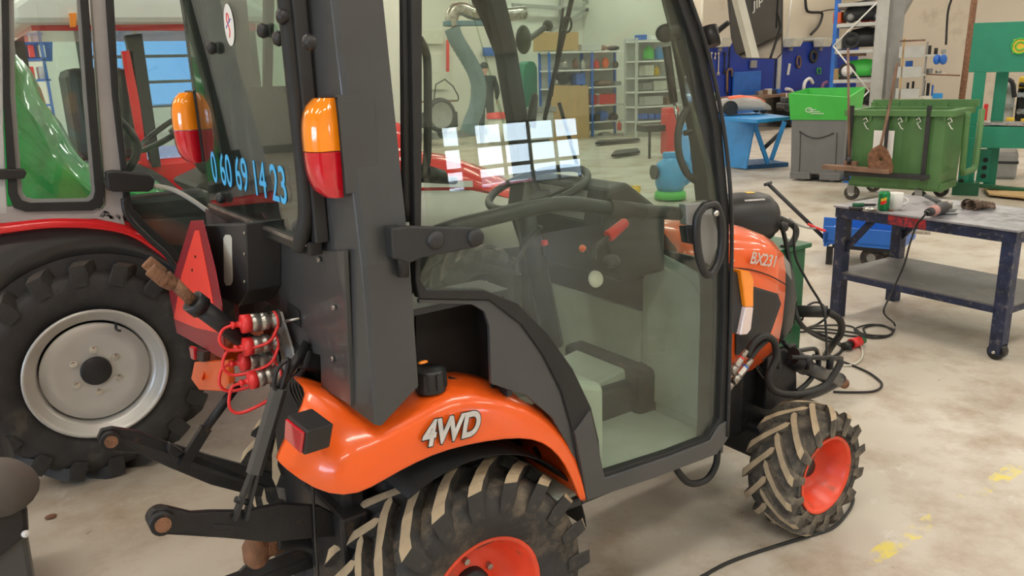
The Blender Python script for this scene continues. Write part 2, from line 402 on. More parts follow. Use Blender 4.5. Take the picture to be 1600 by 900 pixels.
# ceiling light fittings
def ceiling_light(loc, label):
    t = thing('ceiling_light', label, 'ceiling light', loc, 0, 'strip lights under the roof')
    MB().bx(-1.35, 1.35, -.16, .16, 0, .10).build('housing', M['white'], t, bev=.01)
    MB().cyl((-1.3, -.08, -.02), (1.3, -.08, -.02), .016, n=8).cyl((-1.3, .08, -.02), (1.3, .08, -.02), .016, n=8).build('tube', mat('lit_tube', (1,1,1), .5, emit=((1,.95,.85), 6)) if 'lit' not in M else M['lit'], t)
    MB().cyl((-1, 0, .1), (-1, 0, ZC-LAMP_Z), .006, n=6).cyl((1, 0, .1), (1, 0, ZC-LAMP_Z), .006, n=6).build('suspension_wire', M['steel'], t)
    return t
M['lit'] = mat('lit_tube', (1,1,1), .5, emit=((1,.95,.85), 6))
cl = ceiling_light((LAMPS[0][0], LAMPS[0][1], LAMP_Z), 'white strip light hanging under the roof of the hall')
for lx, ly in LAMPS[1:]: dup(cl, (lx, ly, LAMP_Z))

# ================================================================== THE ORANGE COMPACT TRACTOR  (rear axle at x=0, faces +x)
TR = thing('compact_tractor', 'small orange four-wheel-drive tractor with a dark grey cab, nearest the camera', 'tractor', (0,0,0))

def tyre_mesh(c, w, R, rr, lh, n=56):
    h = w/2
    prof = [(-.80*h, rr-.004), (-.90*h, rr+.012), (-.985*h, (R+rr)/2-.01), (-.97*h, R-.075), (-.88*h, R-lh-.012), (-.5*h, R-lh-.001), (0, R-lh+.002), (.5*h, R-lh-.001), (.88*h, R-lh-.012), (.97*h, R-.075), (.985*h, (R+rr)/2-.01), (.90*h, rr+.012), (.80*h, rr-.004)]
    return MB().lathe(prof, c, (0,1,0), n)
def lug_mesh(s, w, R, lh, dth, wt, name):
    h = w/2; st = [(-.10, R-.001, .55), (.04, R, 1.1), (.16, R, .95), (.55, R-.001, .9), (.88, R-.008, 1.0), (1.0, R-.020, 1.0), (1.015, R-.05, .8)]
    b = MB(); rows = []
    for u, r, k in st:
        th = -dth*max(u, 0)**.9 + (.03 if u < 0 else 0); y = s*h*u; a0 = k*wt/2/R; row = []
        for da, rad in ((-a0*1.35, r-lh-.012), (-a0, r), (a0, r), (a0*1.35, r-lh-.012)):
            row.append(Vector((rad*math.sin(th+da), y, rad*math.cos(th+da))))
        rows.append(row)
    R_ = [[b.v(p) for p in r] for r in rows]
    for i in range(len(R_)-1):
        for k in range(3):
            b.mi = 1 if (k == 1 and i < 5) else 0
            b.f([R_[i][k], R_[i][k+1], R_[i+1][k+1], R_[i+1][k]])
    b.mi = 0; b.f(R_[0][::-1]); b.f(R_[-1])
    bmesh.ops.recalc_face_normals(b.bm, faces=b.bm.faces)
    me = bpy.data.meshes.new(name); b.bm.to_mesh(me); b.bm.free(); return me
def add_lugs(tyre, c, w, R, lh, n, dth, wt, mats, phase=0., top=True):
    for s in (-1, 1):
        me = lug_mesh(s, w, R, lh, dth, wt, 'tread_lug')
        for q in mats: me.materials.append(q)
        for i in range(n):
            o = bpy.data.objects.new('tread_lug', me); COL.objects.link(o); o.parent = tyre
            o.location = c; o.rotation_euler = (0, 2*PI*(i+(.5 if s > 0 else 0))/n + phase, 0)
def rim(c, s, fy, rr, disc, m, parent, nb, pcd, hub, bw=.24):
    """s: side the dish opens to; fy: flange y; disc: y of the disc"""
    c = Vector(c); o = Vector((c.x, fy, c.z)); ax = (0, s, 0); d = abs(disc-fy)
    prof = [(.004, rr), (.006, rr-.008), (-.004, rr-.014), (-.02, rr-.018), (-.03, rr-.028), (-d*.55, rr-.034), (-d*.7, rr-.045), (-d*.95, rr-.060), (-d, rr-.075), (-d, hub+.02), (-d+.01, hub+.005), (-d+.01, .001)]
    r = MB().lathe(prof, o, ax, 48).lathe([(.004, rr), (-.01, rr+.004), (-bw*.6, rr-.03), (-bw, rr)], o, ax, 48).build('wheel_rim', m, parent)
    MB().lathe([(-d+.008, hub), (-d+.03, hub), (-d+.036, hub*.8), (-d+.036, .001)], o, ax, 24).build('hub_cap', M['black'], r)
    for i in range(nb):
        a = 2*PI*i/nb+.4; p = o + Vector((pcd*math.cos(a), 0, pcd*math.sin(a)))
        MB().cyl(p+Vector(ax)*(-d), p+Vector(ax)*(-d+.016), .009, n=6, sm=False).build('wheel_bolt', M['steel'], r)
    return r
for s in (-1, 1):
    c = Vector((0, s*.352, .325))
    ty = tyre_mesh(c, .30, .345, .168, .032).build('rear_tyre', M['tyre'], TR)
    add_lugs(ty, c, .30, .345, .034, 19, .50, .042, [M['tyre'], M['lug_top']], phase=.06)
    rim(c, s, s*.475, .170, s*.385, M['rim_orange'], TR, 5, .07, .05)
    c = Vector((1.4, s*.425, .222))
    ty = tyre_mesh(c, .205, .232, .142, .022).build('front_tyre', M['tyre_dirty'], TR)
    add_lugs(ty, c, .205, .235, .024, 14, .55, .034, [M['tyre_dirty'], M['lug_top']], phase=.1)
    rim(c, s, s*.513, .143, s*.415, M['rim_orange'], TR, 5, .05, .034, .165)

# ---- rear fender
def fender(side):
    st = [((480,611,-.30),(437,694,-.31),(428,716,-.31)), ((505,618,-.34),(470,728,-.39),(470,752,-.39)), ((528,630,-.38),(503,742,-.455),(515,774,-.46)), ((560,645,-.42),(537,740,-.485),(560,774,-.49)),
          ((600,655,-.445),(590,712,-.495),(600,750,-.50)), ((655,622,-.43),(648,672,-.495),(650,722,-.50)), ((700,590,-.42),(700,640,-.495),(700,702,-.50)), ((760,596,-.42),(762,638,-.495),(760,689,-.50)),
          ((822,617,-.42),(818,652,-.495),(815,683,-.50)), ((864,650,-.43),(857,682,-.495),(848,690,-.50)), ((890,690,-.45),(885,712,-.495),(874,711,-.50)), ((903,735,-.47),(898,745,-.497),(892,743,-.50)), ((912,786,-.49),(910,785,-.498),(907,783,-.50))]
    rows = []
    for t, c, l in st:
        T = at(t[0], t[1], 1, t[2]); C = at(c[0], c[1], 1, c[2]); L = at(l[0], l[1], 1, l[2])
        I = Vector((T.x+.0, -.19, T.z+.005)); Mi = (T+C)/2 + Vector((0, -.018, .012)); L2 = (C*.2+L*.8)
        r = [I, (I+T)/2, T, Mi, C, (C+L)/2, L2, L]
        rows.append([Vector((p.x, p.y*side, p.z)) for p in r])
    return MB().loft(rows).build('rear_fender', M['orange'], TR, solid=.007, sub=1)
FR = fender(1); FL = fender(-1)
text('decal_lettering', '4WD', at(659, 699, 1, -.509), at(745, 678, 1, -.509)-at(659, 699, 1, -.509), (0,0,1), .083, M['dark'], FR, ext=.0006, sx=.80, shear=.22, bold=.0055)
text('decal_lettering', '4WD', at(659, 699, 1, -.511), at(745, 678, 1, -.511)-at(659, 699, 1, -.511), (0,0,1), .083, M['silver'], FR, ext=.0008, sx=.80, shear=.22, bold=.0028)
# tail light on the fender's rear face
q = [at(449,648,0,-.47), at(478,686,0,-.47)]
def quadbox(pts, off, name, m, parent, bev=.003): return MB().prism(pts, off).build(name, m, parent, bev=bev)
tl = poly_px([(448,649),(480,675),(475,712),(446,684)], 0, -.44)
tlh = quadbox([p for p in tl], (.055, -.006, .004), 'tail_light', M['black'], FR, .004)
cc = sum(tl, Vector())/4
quadbox([cc+(p-cc)*.84 for p in tl], (-.006, 0, 0), 'tail_light_lens', M['lens_red'], FR, .001)
tl2 = MB().prism(poly_px([(301,546),(318,551),(317,566),(303,562)], 0, -.445), (.02, 0, 0)).build('tail_light', M['black'], FL, bev=.002)
MB().prism(poly_px([(295,541),(303,544),(303,563),(298,560)], 0, -.452), (.01, 0, 0)).build('tail_light_lens', M['lens_red'], FL, bev=.002)

# ---- cab: rear corner pillars
def YT(z): return max(0, z-1.25)*math.tan(math.radians(4.3))       # the sides lean in above the sill
def lean(x, y, z, s): return Vector((x, s*(y - YT(z)), z))
for s in (-1, 1):
    sec = [(-.2985,.36),(-.2985,.405),(-.296,.418),(-.274,.492),(-.262,.50),(-.165,.50),(-.163,.488),(-.163,.43),(-.24,.43),(-.25,.36)]
    zb = {0:.93,1:.925,2:.92,3:.895,4:.892,5:.96,6:.96,7:.96,8:.92,9:.94}
    rows = [[lean(x, y, zb[i], s) for i, (x, y) in enumerate(sec)]] + [[lean(x, y, z, s) for x, y in sec] for z in (1.25, 1.6, 2.12)]
    MB().loft(rows, sm=False, closed=True).build('rear_pillar', M['cab'], TR, bev=.002)
    # windscreen pillars
    rows = []
    for x, z in ((.885, .50), (.885, .9), (.872, 1.15), (.835, 1.42), (.77, 1.72), (.68, 2.0), (.62, 2.12)):
        rows.append([lean(x, .485, z, s), lean(x-.065, .485, z, s), lean(x-.065, .43, z, s), lean(x, .43, z, s)])
    MB().loft(rows, sm=False, closed=True).build('front_pillar', M['cab_dull'], TR, bev=.004)
# roof and rear header (above the frame's upper edge)
MB().bx(-.42, .82, -.50, .50, 2.10, 2.24).build('cab_roof', M['cab'], TR, bev=.03)
# ---- rear panel below the window
RP = [(330,326),(488,390),(536,392),(548,634),(502,606),(500,555),(470,548),(452,520),(438,486),(400,462),(386,452),(330,452)]
rp = MB().prism(poly_px(RP, 0, -.30), (.012, 0, 0)).build('rear_panel', M['cab'], TR, bev=.0015)
hx = poly_px([(449,472),(468,486),(470,512),(450,497)], 0, -.303)
MB().prism(hx, (-.001, 0, 0)).build('panel_slot', M['dark'], rp)
MB().bx(-.30, -.288, at(330,400,0,-.3).y, .41, 1.0, 1.245).build('rear_panel', M['cab'], TR)
for px, py in ((427,417),(500,405),(523,480),(521,560),(384,368),(384,400)):
    p = at(px, py, 0, -.302); MB().cyl(p, p+Vector((-.006,0,0)), .006, n=8).build('panel_bolt', M['steel'], rp)
# rear window: glass, seals, sill
rw = MB().bx(-.338, -.333, -.372, .372, 1.292, 2.08).build('rear_window', M['glass_rear'], TR, bev=.001)
MB().bx(-.342, -.31, -.385, .385, 1.262, 1.292).build('window_sill', M['black'], TR, bev=.004)
MB().bx(-.345, -.339, -.375, .375, 1.283, 1.290).build('sill_edge', M['steel'], TR)
b = MB(); b.tube(spline([(-.335,-.375,2.1),(-.335,-.378,1.6),(-.335,-.378,1.38),(-.345,-.37,1.315),(-.35,-.35,1.275)], 6), .017, 10).build('window_seal', M['rubber'], TR)
MB().bx(-.33, -.30, -.40, -.345, 1.29, 2.1).build('window_surround', M['cab_dull'], TR, bev=.004)
MB().bx(-.33, -.30, .345, .40, 1.27, 2.1).build('window_surround', M['cab_dull'], TR, bev=.004)
MB().bx(-.325, -.30, .085, .125, 1.27, 2.1).build('window_mullion', M['cab_dull'], TR, bev=.003)
for px, py in ((336,75),(490,66),(350,309),(472,355),(448,26),(442,60),(417,48)):
    p = at(px, py, 0, -.339)
    MB().lathe([(0,.013),(.010,.016),(.018,.012),(.021,.001)], p, (-1,0,0), 16).build('window_knob', M['black'], rw)
sz = (at(340,237,0,-.339)-at(340,282,0,-.339)).length*1.36
text('phone_lettering', '0 60 69 14 23', at(333,283,0,-.3395), (0,-1,0), (0,0,1), sz, M['cyan'], rw, ext=.0003, sx=(at(340,282,0,-.339).y-at(484,329,0,-.339).y)/(sz*6.35), bold=.0008)
p = at(358,39,0,-.3395)
st = MB().prism([p + Vector((0, .036*math.cos(a), .047*math.sin(a))) for a in [2*PI*i/32 for i in range(32)]], (-.0006,0,0)).build('round_sticker', M['white'], rw)
hang('sticker_print', M['red'], [p+Vector((-.001, y, z)) for y, z in ((.004,-.028),(-.004,-.012),(.010,.010),(.004,.026),(-.006,.018),(-.006,.006))], .0016, st, 5)
MB().tube([p+Vector((-.001, .022-.007*k, -.006+.003*k+.003*(k%2))) for k in range(7)], .0012, 5).build('sticker_print', M['blue'], st)

# ---- rear light clusters
for s in (-1, 1):
    x0, yc, zc = (-.292 if s < 0 else -.335), s*(.437 if s < 0 else .452), (1.49 if s < 0 else 1.502)
    def ro(z0, z1, xk, n=7):
        rows = []
        for i in range(n+1):
            z = z0+(z1-z0)*i/n; k = (z-zc)/.101; bul = .042*math.sqrt(max(0, 1-abs(k)**3.2))+.012; hw = .042*(1-.10*abs(k)**3)
            rows.append([Vector((x0, yc-hw, z)), Vector((x0-bul*.7, yc-hw*.93, z)), Vector((x0-bul, yc-hw*.45, z)), Vector((x0-bul*1.04, yc, z)), Vector((x0-bul, yc+hw*.45, z)), Vector((x0-bul*.7, yc+hw*.93, z)), Vector((x0, yc+hw, z))])
        b = MB().loft(rows, closed=True); 
        b.prism(rows[0], (0,0,.0005)); b.prism(rows[-1], (0,0,-.0005)); return b
    la = MB().bx(x0, -.245, yc-.041, yc+.041, zc-.095, zc+.098).build('lamp_housing', M['cab_dull'], TR, bev=.004)
    ro(zc-.004, zc+.098, 0).build('amber_lens', M['lens_amber'], la); ro(zc-.098, zc-.006, 0).build('red_lens', M['lens_red'], la)
    MB().bx(x0-.001, -.215, yc-.044, yc+.047, zc+.098, zc+.103).bx(x0+.002, -.213, s*.483-.002, s*.483+.002, zc-.09, zc+.10).build('lamp_guard', M['cab'], TR, bev=.001)

# ---- door: frame, glass, rail, hinge, latch (right and left)
TN = Vector((0, -math.cos(math.radians(4.3)), math.sin(math.radians(4.3))))
def dp(px, py):
    p = at(px, py, 1, -.5)
    return p if p.z <= 1.25 else atp(px, py, (0,-.5,1.25), TN)
DO = [(640,-110),(646,200),(650,440),(656,467),(765,469),(816,508),(850,556),(878,612),(896,675),(906,735),(912,781),(1020,744),(1115,708),(1134,680),(1139,500),(1140,330),(1128,200),(1104,85),(1076,0),(1035,-110)]
DI = [(660,-95),(660,200),(658,440),(668,453),(757,453),(809,474),(855,520),(895,576),(924,637),(936,688),(941,741),(1049,706),(1108,683),(1125,655),(1131,500),(1131,350),(1115,200),(1090,85),(1060,0),(1018,-95)]
DOw = [dp(*q) for q in DO]; DIw = [dp(*q) for q in DI]
ab = [Vector((DIw[1].x, -.5, 1.25)), Vector((at(1131,380,1,-.5).x, -.5, 1.25))]
def mir(P, s): return [Vector((p.x, p.y*s, p.z)) for p in P]
DOORS = {}
for s in (1, -1):
    up = [Vector(p) for p in DIw]
    o = [mir([p], s)[0] for p in DOw]; i_ = [mir([p], s)[0] for p in DIw]
    fr = MB().ringprism(o, i_, (0, s*.028, 0)).build('door_frame', M['rubber'], TR, bev=.003)
    iu = [0, 1] ; lower = [ab[0]] + DIw[2:15] + [ab[1]]; upper = DIw[15:] + DIw[:2] + [ab[0], ab[1]]
    b = MB(); k = 1
    L_ = [b.v(p + Vector((0, s*.016, 0))) for p in mir(lower, s)]
    V0, V1 = L_[0], L_[-1]
    b.f(L_); U_ = [b.v(p + Vector((0, s*.016, 0))) for p in mir(DIw[15:] + DIw[:2], s)]
    b.f([V1] + U_ + [V0]); g = b.build('door_glass', M['glass_cab'], TR, solid=.004)
    DOORS[s] = (fr, g)
# raised inner channel and lower rail of the right door
rail = [dp(*q) for q in [(896,675),(908,735),(915,781),(1020,746),(1118,709),(1136,684),(1137,655),(1122,664),(1108,687),(1049,710),(943,746),(932,690),(921,640)]]
MB().prism([p+Vector((0,-.006,0)) for p in rail], (0,.02,0)).build('door_rail', M['cab'], TR, bev=.003)
MB().prism([Vector((p.x,-p.y,p.z)) for p in rail], (0,.02,0)).build('door_rail', M['cab'], TR, bev=.003)
hang('edge_seal', M['black'], [p+Vector((0,-.006,0)) for p in DOw[13:]], .006, TR, 8, 6)
hang('inner_seal', M['rubber'], [p+Vector((.004,.03,0)) for p in [dp(640,-110),dp(641,60),dp(642,200),dp(643,350)]], .012, TR, 8, 6)
# fixed side panel with the filler opening
SP = [(655,467),(765,469),(816,508),(850,556),(878,612),(896,675),(906,735),(912,790),(901,735),(887,694),(862,652),(822,618),(768,600),(765,510),(757,487),(738,476),(655,474)]
for s in (1, -1):
    MB().prism(mir(poly_px(SP, 1, -.492), s), (0, s*.012, 0)).build('side_panel', M['cab'], TR, bev=.002)
MB().prism([p + Vector((0,0,0)) for p in poly_px([(650,470),(770,470),(772,605),(690,590),(650,600)], 1, -.36)], (0,.01,0)).build('filler_recess', M['dark'], TR)
MB().bx(-.17, .10, -.48, -.36, 1.115, 1.13).bx(.085, .10, -.48, -.36, .86, 1.12).build('filler_recess', M['cab_dull'], TR)
p = at(672, 590, 1, -.43)
fc = MB().lathe([(-.03,.036),(.018,.036),(.024,.032),(.026,.001)], p, (0,0,1), 24).build('fuel_cap', M['black'], TR)
for i in range(8):
    a = PI*i/4; MB().bx(-.004,.004,.034,.04,-.02,.018, Matrix.Translation(p) @ Matrix.Rotation(a,4,'Z')).build('cap_grip', M['black'], fc)
MB().sph(at(661,566,1,-.43), .007, 8, 6, (2,1,.6)).build('cap_tab', M['lens_amber'], fc)
MB().tube([at(700,592,1,-.40), at(765,612,1,-.44), at(770,600,1,-.44)], .008, 6).build('panel_edge_trim', M['rubber'], TR)
# hinge
hg = MB().prism(poly_px([(612,356),(640,353),(745,356),(757,364),(755,380),(740,388),(660,403),(640,412),(615,404)], 1, -.535), (0,.012,0)).build('door_hinge', M['cab_dull'], TR, bev=.004)
MB().prism(poly_px([(612,356),(632,354),(634,409),(615,405)], 1, -.533), (0,.036,0)).build('hinge_block', M['cab_dull'], hg, bev=.003)
MB().cyl(at(628,372,1,-.517), at(630,432,1,-.517), .013, n=12).build('hinge_barrel', M['black'], hg)
for px, py in ((681,375),(743,371)):
    MB().lathe([(0,.021),(.006,.019),(.010,.012),(.011,.001)], at(px,py,1,-.535), (0,-1,0), 20).build('hinge_rivet', M['cab_dull'], hg)
# latch handle
c = at(1107,376,1,-.545)
pts = poly_px([(1100,322),(1117,320),(1126,342),(1128,378),(1122,410),(1110,428),(1100,424),(1092,400),(1088,365),(1090,338)], 1, -.548)
hd = MB().tube(spline(pts+[pts[0]], 5)[:-1], .0115, 10, closed=True).build('door_handle', M['black'], TR)
MB().prism(poly_px([(1100,335),(1113,335),(1121,360),(1121,385),(1110,415),(1102,410),(1095,385),(1094,355)], 1, -.525), (0,.01,0)).build('handle_paddle', M['grey'], hd, bev=.002)
MB().lathe([(0,.008),(.006,.008),(.007,.001)], at(1118,333,1,-.56), (0,-1,0), 14).build('handle_lock', M['chrome'], hd)
MB().prism(poly_px([(1060,318),(1098,312),(1102,345),(1098,352),(1062,350)], 1, -.46), (0,-.03,0)).build('latch_box', M['grey'], TR, bev=.003)
MB().prism(poly_px([(1060,352),(1084,352),(1084,382),(1064,378)], 1, -.46), (0,-.03,0)).build('latch_lower', M['cab_dull'], TR, bev=.003)
# pull bar across the door
hang('pull_bar', M['black'], poly_px([(640,384),(700,358),(780,337),(855,321),(900,319),(955,326),(1065,334)], 1, -.455), .019, TR, 10)
MB().cyl(at(950,325,1,-.455), at(1003,331,1,-.455), .023, n=14).build('bar_sleeve', M['rubber'], TR)
# gas strut, upper bracket, grab handle
b = MB().cyl(at(1041,72,1,-.41), at(1053,160,1,-.41), .011, n=12).build('gas_strut', M['black'], TR)
MB().cyl(at(1053,160,1,-.41), at(1064,210,1,-.41), .005, n=8).build('strut_rod', M['chrome'], b)
MB().sph(at(1040,52,1,-.42), .03, 14, 9, (1.1,.6,.8)).cyl(at(1040,50,1,-.42), at(1085,48,1,-.43), .022, n=12).build('strut_bracket', M['black'], TR)
hang('grab_handle', M['cab_dull'], poly_px([(1112,150),(1090,158),(1070,176),(1060,205),(1061,240),(1074,272),(1096,288)], 1, -.43), .010, TR, 10)
MB().cyl(at(1070,208,1,-.43), at(1100,200,1,-.43), .008, n=8).build('handle_stay', M['cab_dull'], TR)
MB().prism(poly_px([(1090,266),(1108,266),(1110,303),(1092,304)], 1, -.44), (0,.01,0)).build('striker_plate', M['cab_dull'], TR, bev=.002)
hang('door_stay', M['black'], poly_px([(655,60),(664,78),(668,110),(668,230),(664,262),(654,278)], 1, -.44), .009, TR, 10)
MB().cyl(at(655,278,1,-.42), at(710,282,1,-.30), .010, n=8).cyl(at(663,268,1,-.44), at(690,276,1,-.40), .016, n=10).build('inner_lever', M['black'], TR)

# ---- cab interior
MB().bx(-.15, .88, -.47, .47, .47, .50).build('platform', M['cab_dull'], TR, bev=.01)
M['mat'] = mat('haze_tone_lining', (.40, .46, .40), .8, var=.15, scale=5, bump=.2)  # pale green puts the door glass's hazy reflection into the lining colour
MB().bx(.25, .87, -.46, -.14, .50, .512).bx(.25, .87, .14, .46, .50, .512).build('floor_mat', M['mat'], TR, bev=.004)
MB().prism([(.875,-.455,.50),(.875,-.455,.93),(.875,-.36,1.02),(.875,-.17,1.06),(.875,-.13,.95),(.875,-.13,.50)], (.012,0,0)).build('firewall_panel', M['mat'], TR, bev=.006)
MB().prism([(.868,-.435,.54),(.868,-.435,.90),(.868,-.35,.985),(.868,-.19,1.02),(.868,-.16,.93),(.868,-.16,.54)], (.008,0,0)).build('firewall_pad', M['mat'], TR, bev=.006)
MB().bx(.888, .90, -.47, .47, .45, 1.06).build('firewall', M['cab_dull'], TR)
MB().bx(.870, .886, -.125, .46, .50, .84).build('firewall_haze_sheet', M['mat'], TR)  # added sheet, carries the same painted glass haze across the firewall
MB().prism([(.20,-.135,.50),(.20,-.135,.80),(.42,-.13,.70),(.62,-.13,.62),(.86,-.13,.66),(.86,-.13,.50)], (0,.27,0)).build('tunnel_cover', M['mat'], TR, bev=.015)
# seat
st = MB().bx(-.12, .36, -.22, .22, .80, .93).build('seat_cushion', M['black'], TR, bev=.04)
MB().loft([[Vector((x-.07*abs(t)**2*0, .25*w_*t, z)) for t in (-1,-.9,-.5,0,.5,.9,1)] + [Vector((x-.10, .25*w_*t, z)) for t in (1,.9,.5,0,-.5,-.9,-1)] for x, z, w_ in ((-.07,.88,.85),(-.10,1.1,.95),(-.13,1.35,1.0),(-.15,1.50,.95),(-.165,1.58,.75),(-.175,1.61,.4))], closed=True).build('seat_back', M['black'], TR, bev=.04)
MB().bx(-.1, .3, -.18, .18, .5, .81).build('seat_base', M['mat'], TR, bev=.01)
for s in (-1, 1):
    A_ = [math.radians(118-112*i/20) for i in range(21)]
    MB().loft([[Vector((.375*math.cos(a), s*yy, .33+.365*math.sin(a))) for a in A_] for yy in (.43, .195)] + [[Vector((.10*math.cos(a), s*.195, .33+.10*math.sin(a))) for a in A_]]).build('wheel_arch', M['dark'], TR, solid=.004)
# right console with levers
MB().prism([(-.15,-.46,.84),(.30,-.46,.84),(.42,-.46,.80),(.42,-.46,.50),(.37,-.46,.50),(.34,-.46,.66),(.28,-.46,.80),(-.15,-.46,.80)], (0,.20,0)).build('side_console', M['mat'], TR, bev=.02)
def lever(p0, p1, p2, knob, kr, name='control_lever', lbl=None, ks=1):
    l = hang(name, M['black'], [p0, p1, p2], .006, TR, 8)
    k = MB().cyl(p2, Vector(p2)+(Vector(p2)-Vector(p1)).normalized()*kr*ks, kr*.8, kr*.62, n=12).build('lever_knob', knob, l, bev=.004); return l
lever(at(928,405,1,-.36), at(932,385,1,-.36), at(950,370,1,-.36), M['red_cap'], .022, ks=3.4)
lever(at(850,400,1,-.30), at(852,390,1,-.30), at(851,383,1,-.30), M['red_cap'], .014)
lever(at(915,395,1,-.30), at(914,392,1,-.30), at(912,390,1,-.30), M['orange'], .014)
lever(at(800,420,1,-.34), at(825,380,1,-.34), at(842,358,1,-.34), M['black'], .012)
MB().lathe([(0,.024),(.008,.022),(.01,.001)], at(930,436,1,-.37), (0,-1,.3), 20).build('round_switch', M['offwhite'], TR)
MB().sph(at(955,408,1,-.36), .028, 12, 8, (1,.7,.7)).build('lever_joint', M['cab_dull'], TR)
MB().cyl((.60,0,.75), (.50,0,1.22), .035, n=12).build('steering_column', M['black'], TR)
# dash hood
MB().prism([(.66,-.25,1.00),(.60,-.25,1.18),(.62,-.25,1.285),(.70,-.25,1.30),(.86,-.25,1.19),(.86,-.25,1.0)], (0,.50,0)).build('dashboard', M['cab_dull'], TR, bev=.015)
MB().prism([(.605,-.16,1.19),(.622,-.16,1.275),(.622,.16,1.275),(.605,.16,1.19)], (-.004,0,0)).build('instrument_panel', M['grey'], TR)
# steering wheel
c = at(840, 294, 1, 0.0); ax = Vector((-.30, 0, .95)).normalized(); u, v = Vector((0,1,0)), ax.cross(Vector((0,1,0)))
sw = MB().tube([c + (u*math.cos(a)+v*math.sin(a))*.158 for a in [2*PI*i/40 for i in range(40)]], .0125, 10, closed=True).build('steering_wheel', M['black'], TR)
MB().cyl(c-ax*.06, c-ax*.02, .045, .035, n=16).build('wheel_hub', M['black'], sw)
for a in (PI/2, PI/2+2.09, PI/2-2.09):
    MB().bar(c-ax*.035, c+(u*math.cos(a)+v*math.sin(a))*.155, .022, .008, ax).build('wheel_spoke', M['black'], sw)
# windscreen, its frame and wiper
wsb = MB().prism([(.885,-.44,1.06),(.885,.44,1.06),(.66,.41,2.08),(.66,-.41,2.08)], (.004,0,.001)).build('windscreen', M['glass_red'], TR)
wp = MB().bar((.885,.12,1.10), (.80,.20,1.52), .014, .012).build('wiper_arm', M['black'], TR)
b = MB().tube([at(851,186,0,.84), at(868,110,0,.80), at(893,0,0,.75), at(897,-30,0,.73)], .008, 8).build('wiper_blade', M['rubber'], TR)
MB().tube([at(862,150,0,.80), at(874,60,0,.77), at(880,12,0,.75)], .005, 6).build('wiper_rib', M['black'], b)
c = at(886,38,0,.755); MB().tube([c+Vector((0,.022*math.cos(a),.024*math.sin(a))) for a in [2*PI*i/20 for i in range(20)]], .004, 6, closed=True).build('wiper_ring', M['black'], b)
# left mirror arm seen through the cab
hang('mirror_arm', M['cab_dull'], [at(818,66,1,.50), at(835,55,1,.58), at(853,42,1,.62)], .012, TR, 8)
MB().sph(at(818,62,1,.50), .04, 12, 8, (.8,.6,1.3)).sph(at(856,40,1,.62), .022, 10, 7).build('mirror_clamp', M['black'], TR)
hang('inner_pipe', M['black'], poly_px([(828,190),(831,170),(836,150),(832,200)], 1, .40), .012, TR, 8)

# ---- right mirror
MN = Vector((-.78584942, -.59945678, -.15196134)); MP = (.9, -.52433815, 1.71535882)
mp = [atp(*q, MP, MN) for q in [(1134,-20),(1142,60),(1149,84),(1160,92),(1215,93),(1223,84),(1224,-40),(1140,-40)]]
mr = MB().prism([p - MN*.002 for p in mp], -MN*.032).build('mirror_housing', M['black'], TR, bev=.006)
cc = sum(mp, Vector())/len(mp)
g = MB().prism([cc+(p-cc)*.955+MN*.004 for p in mp], -MN*.002).build('mirror_glass', M['mirror'], mr)
hang('mirror_arm', M['black'], [at(1100,75,0,.86), at(1115,55,0,.87), at(1138,35,0,.91)], .008, TR, 8)
MB().cyl(at(1107,42,0,.84), at(1113,72,0,.84), .024, n=14).build('mirror_joint', M['black'], TR)
# ---- bonnet
hs = [(.905,.27,1.13,.62),(1.0,.275,1.125,.60),(1.15,.275,1.11,.575),(1.3,.272,1.085,.565),(1.40,.262,1.055,.585),(1.475,.247,1.018,.61)]
def sect(x, hw, zt, zb):
    H = [(hw*.93,zb),(hw*.98,zb+.10),(hw,(zt+zb)/2),(hw*.985,zt-.12),(hw*.93,zt-.06),(hw*.75,zt-.022),(hw*.4,zt-.005),(0,zt)]
    return [Vector((x, -y, z)) for y, z in H] + [Vector((x, y, z)) for y, z in H[-2::-1]]
bo = MB().loft([sect(*q) for q in hs]).build('bonnet', M['orange'], TR, solid=.004)
ns = [(1.475,.246,1.017,.61),(1.54,.228,.97,.625),(1.60,.205,.915,.64),(1.645,.18,.84,.64),(1.66,.165,.76,.64)]
nb = MB().loft([sect(*q) for q in ns])
for f_ in nb.bm.faces: f_.material_index = 1 if f_.calc_center_median().z < .86 else 0
no = nb.build('bonnet_nose', [mat('nose_grey', (.23,.23,.21), .45), M['cab_dull']], TR, solid=.004)
MB().prism([(1.655,-.15,.60),(1.655,.15,.60),(1.66,.15,.76),(1.66,-.15,.76)], (.01,0,0)).build('front_grille', M['black'], TR)
MB().bx(1.30, 1.52, -.20, .20, .50, .61).build('nose_lower', M['cab_dull'], TR, bev=.02)
MB().prism(poly_px([(1176,450),(1213,462),(1217,475),(1203,515),(1185,545),(1150,552),(1150,450)], 1, -.280), (0,.006,0)).build('side_grille', M['black'], bo, bev=.003)
MB().prism(poly_px([(1172,446),(1216,459),(1221,475),(1205,520),(1186,550),(1150,556),(1150,445)], 1, -.277), (0,.004,0)).build('grille_surround', M['cab_dull'], bo, bev=.002)
hang('bonnet_seam', M['dark'], poly_px([(1140,418),(1175,422),(1205,432),(1232,447)], 1, -.275), .0022, bo, 6)
text('bonnet_lettering', 'BX231', at(1171,411,1,-.281), at(1213,418,1,-.281)-at(1171,411,1,-.281), (0,0,1), .058, M['silver'], bo, ext=.0008, sx=.92, shear=.1, bold=.0006)
MB().prism(poly_px([(1141,392),(1148,408),(1141,408)], 1, -.281), (0,.002,0)).build('white_mark', M['white'], bo)
MB().bx(.80, 1.32, -.20, .20, .30, .66).build('engine_block', M['iron'], TR, bev=.02)
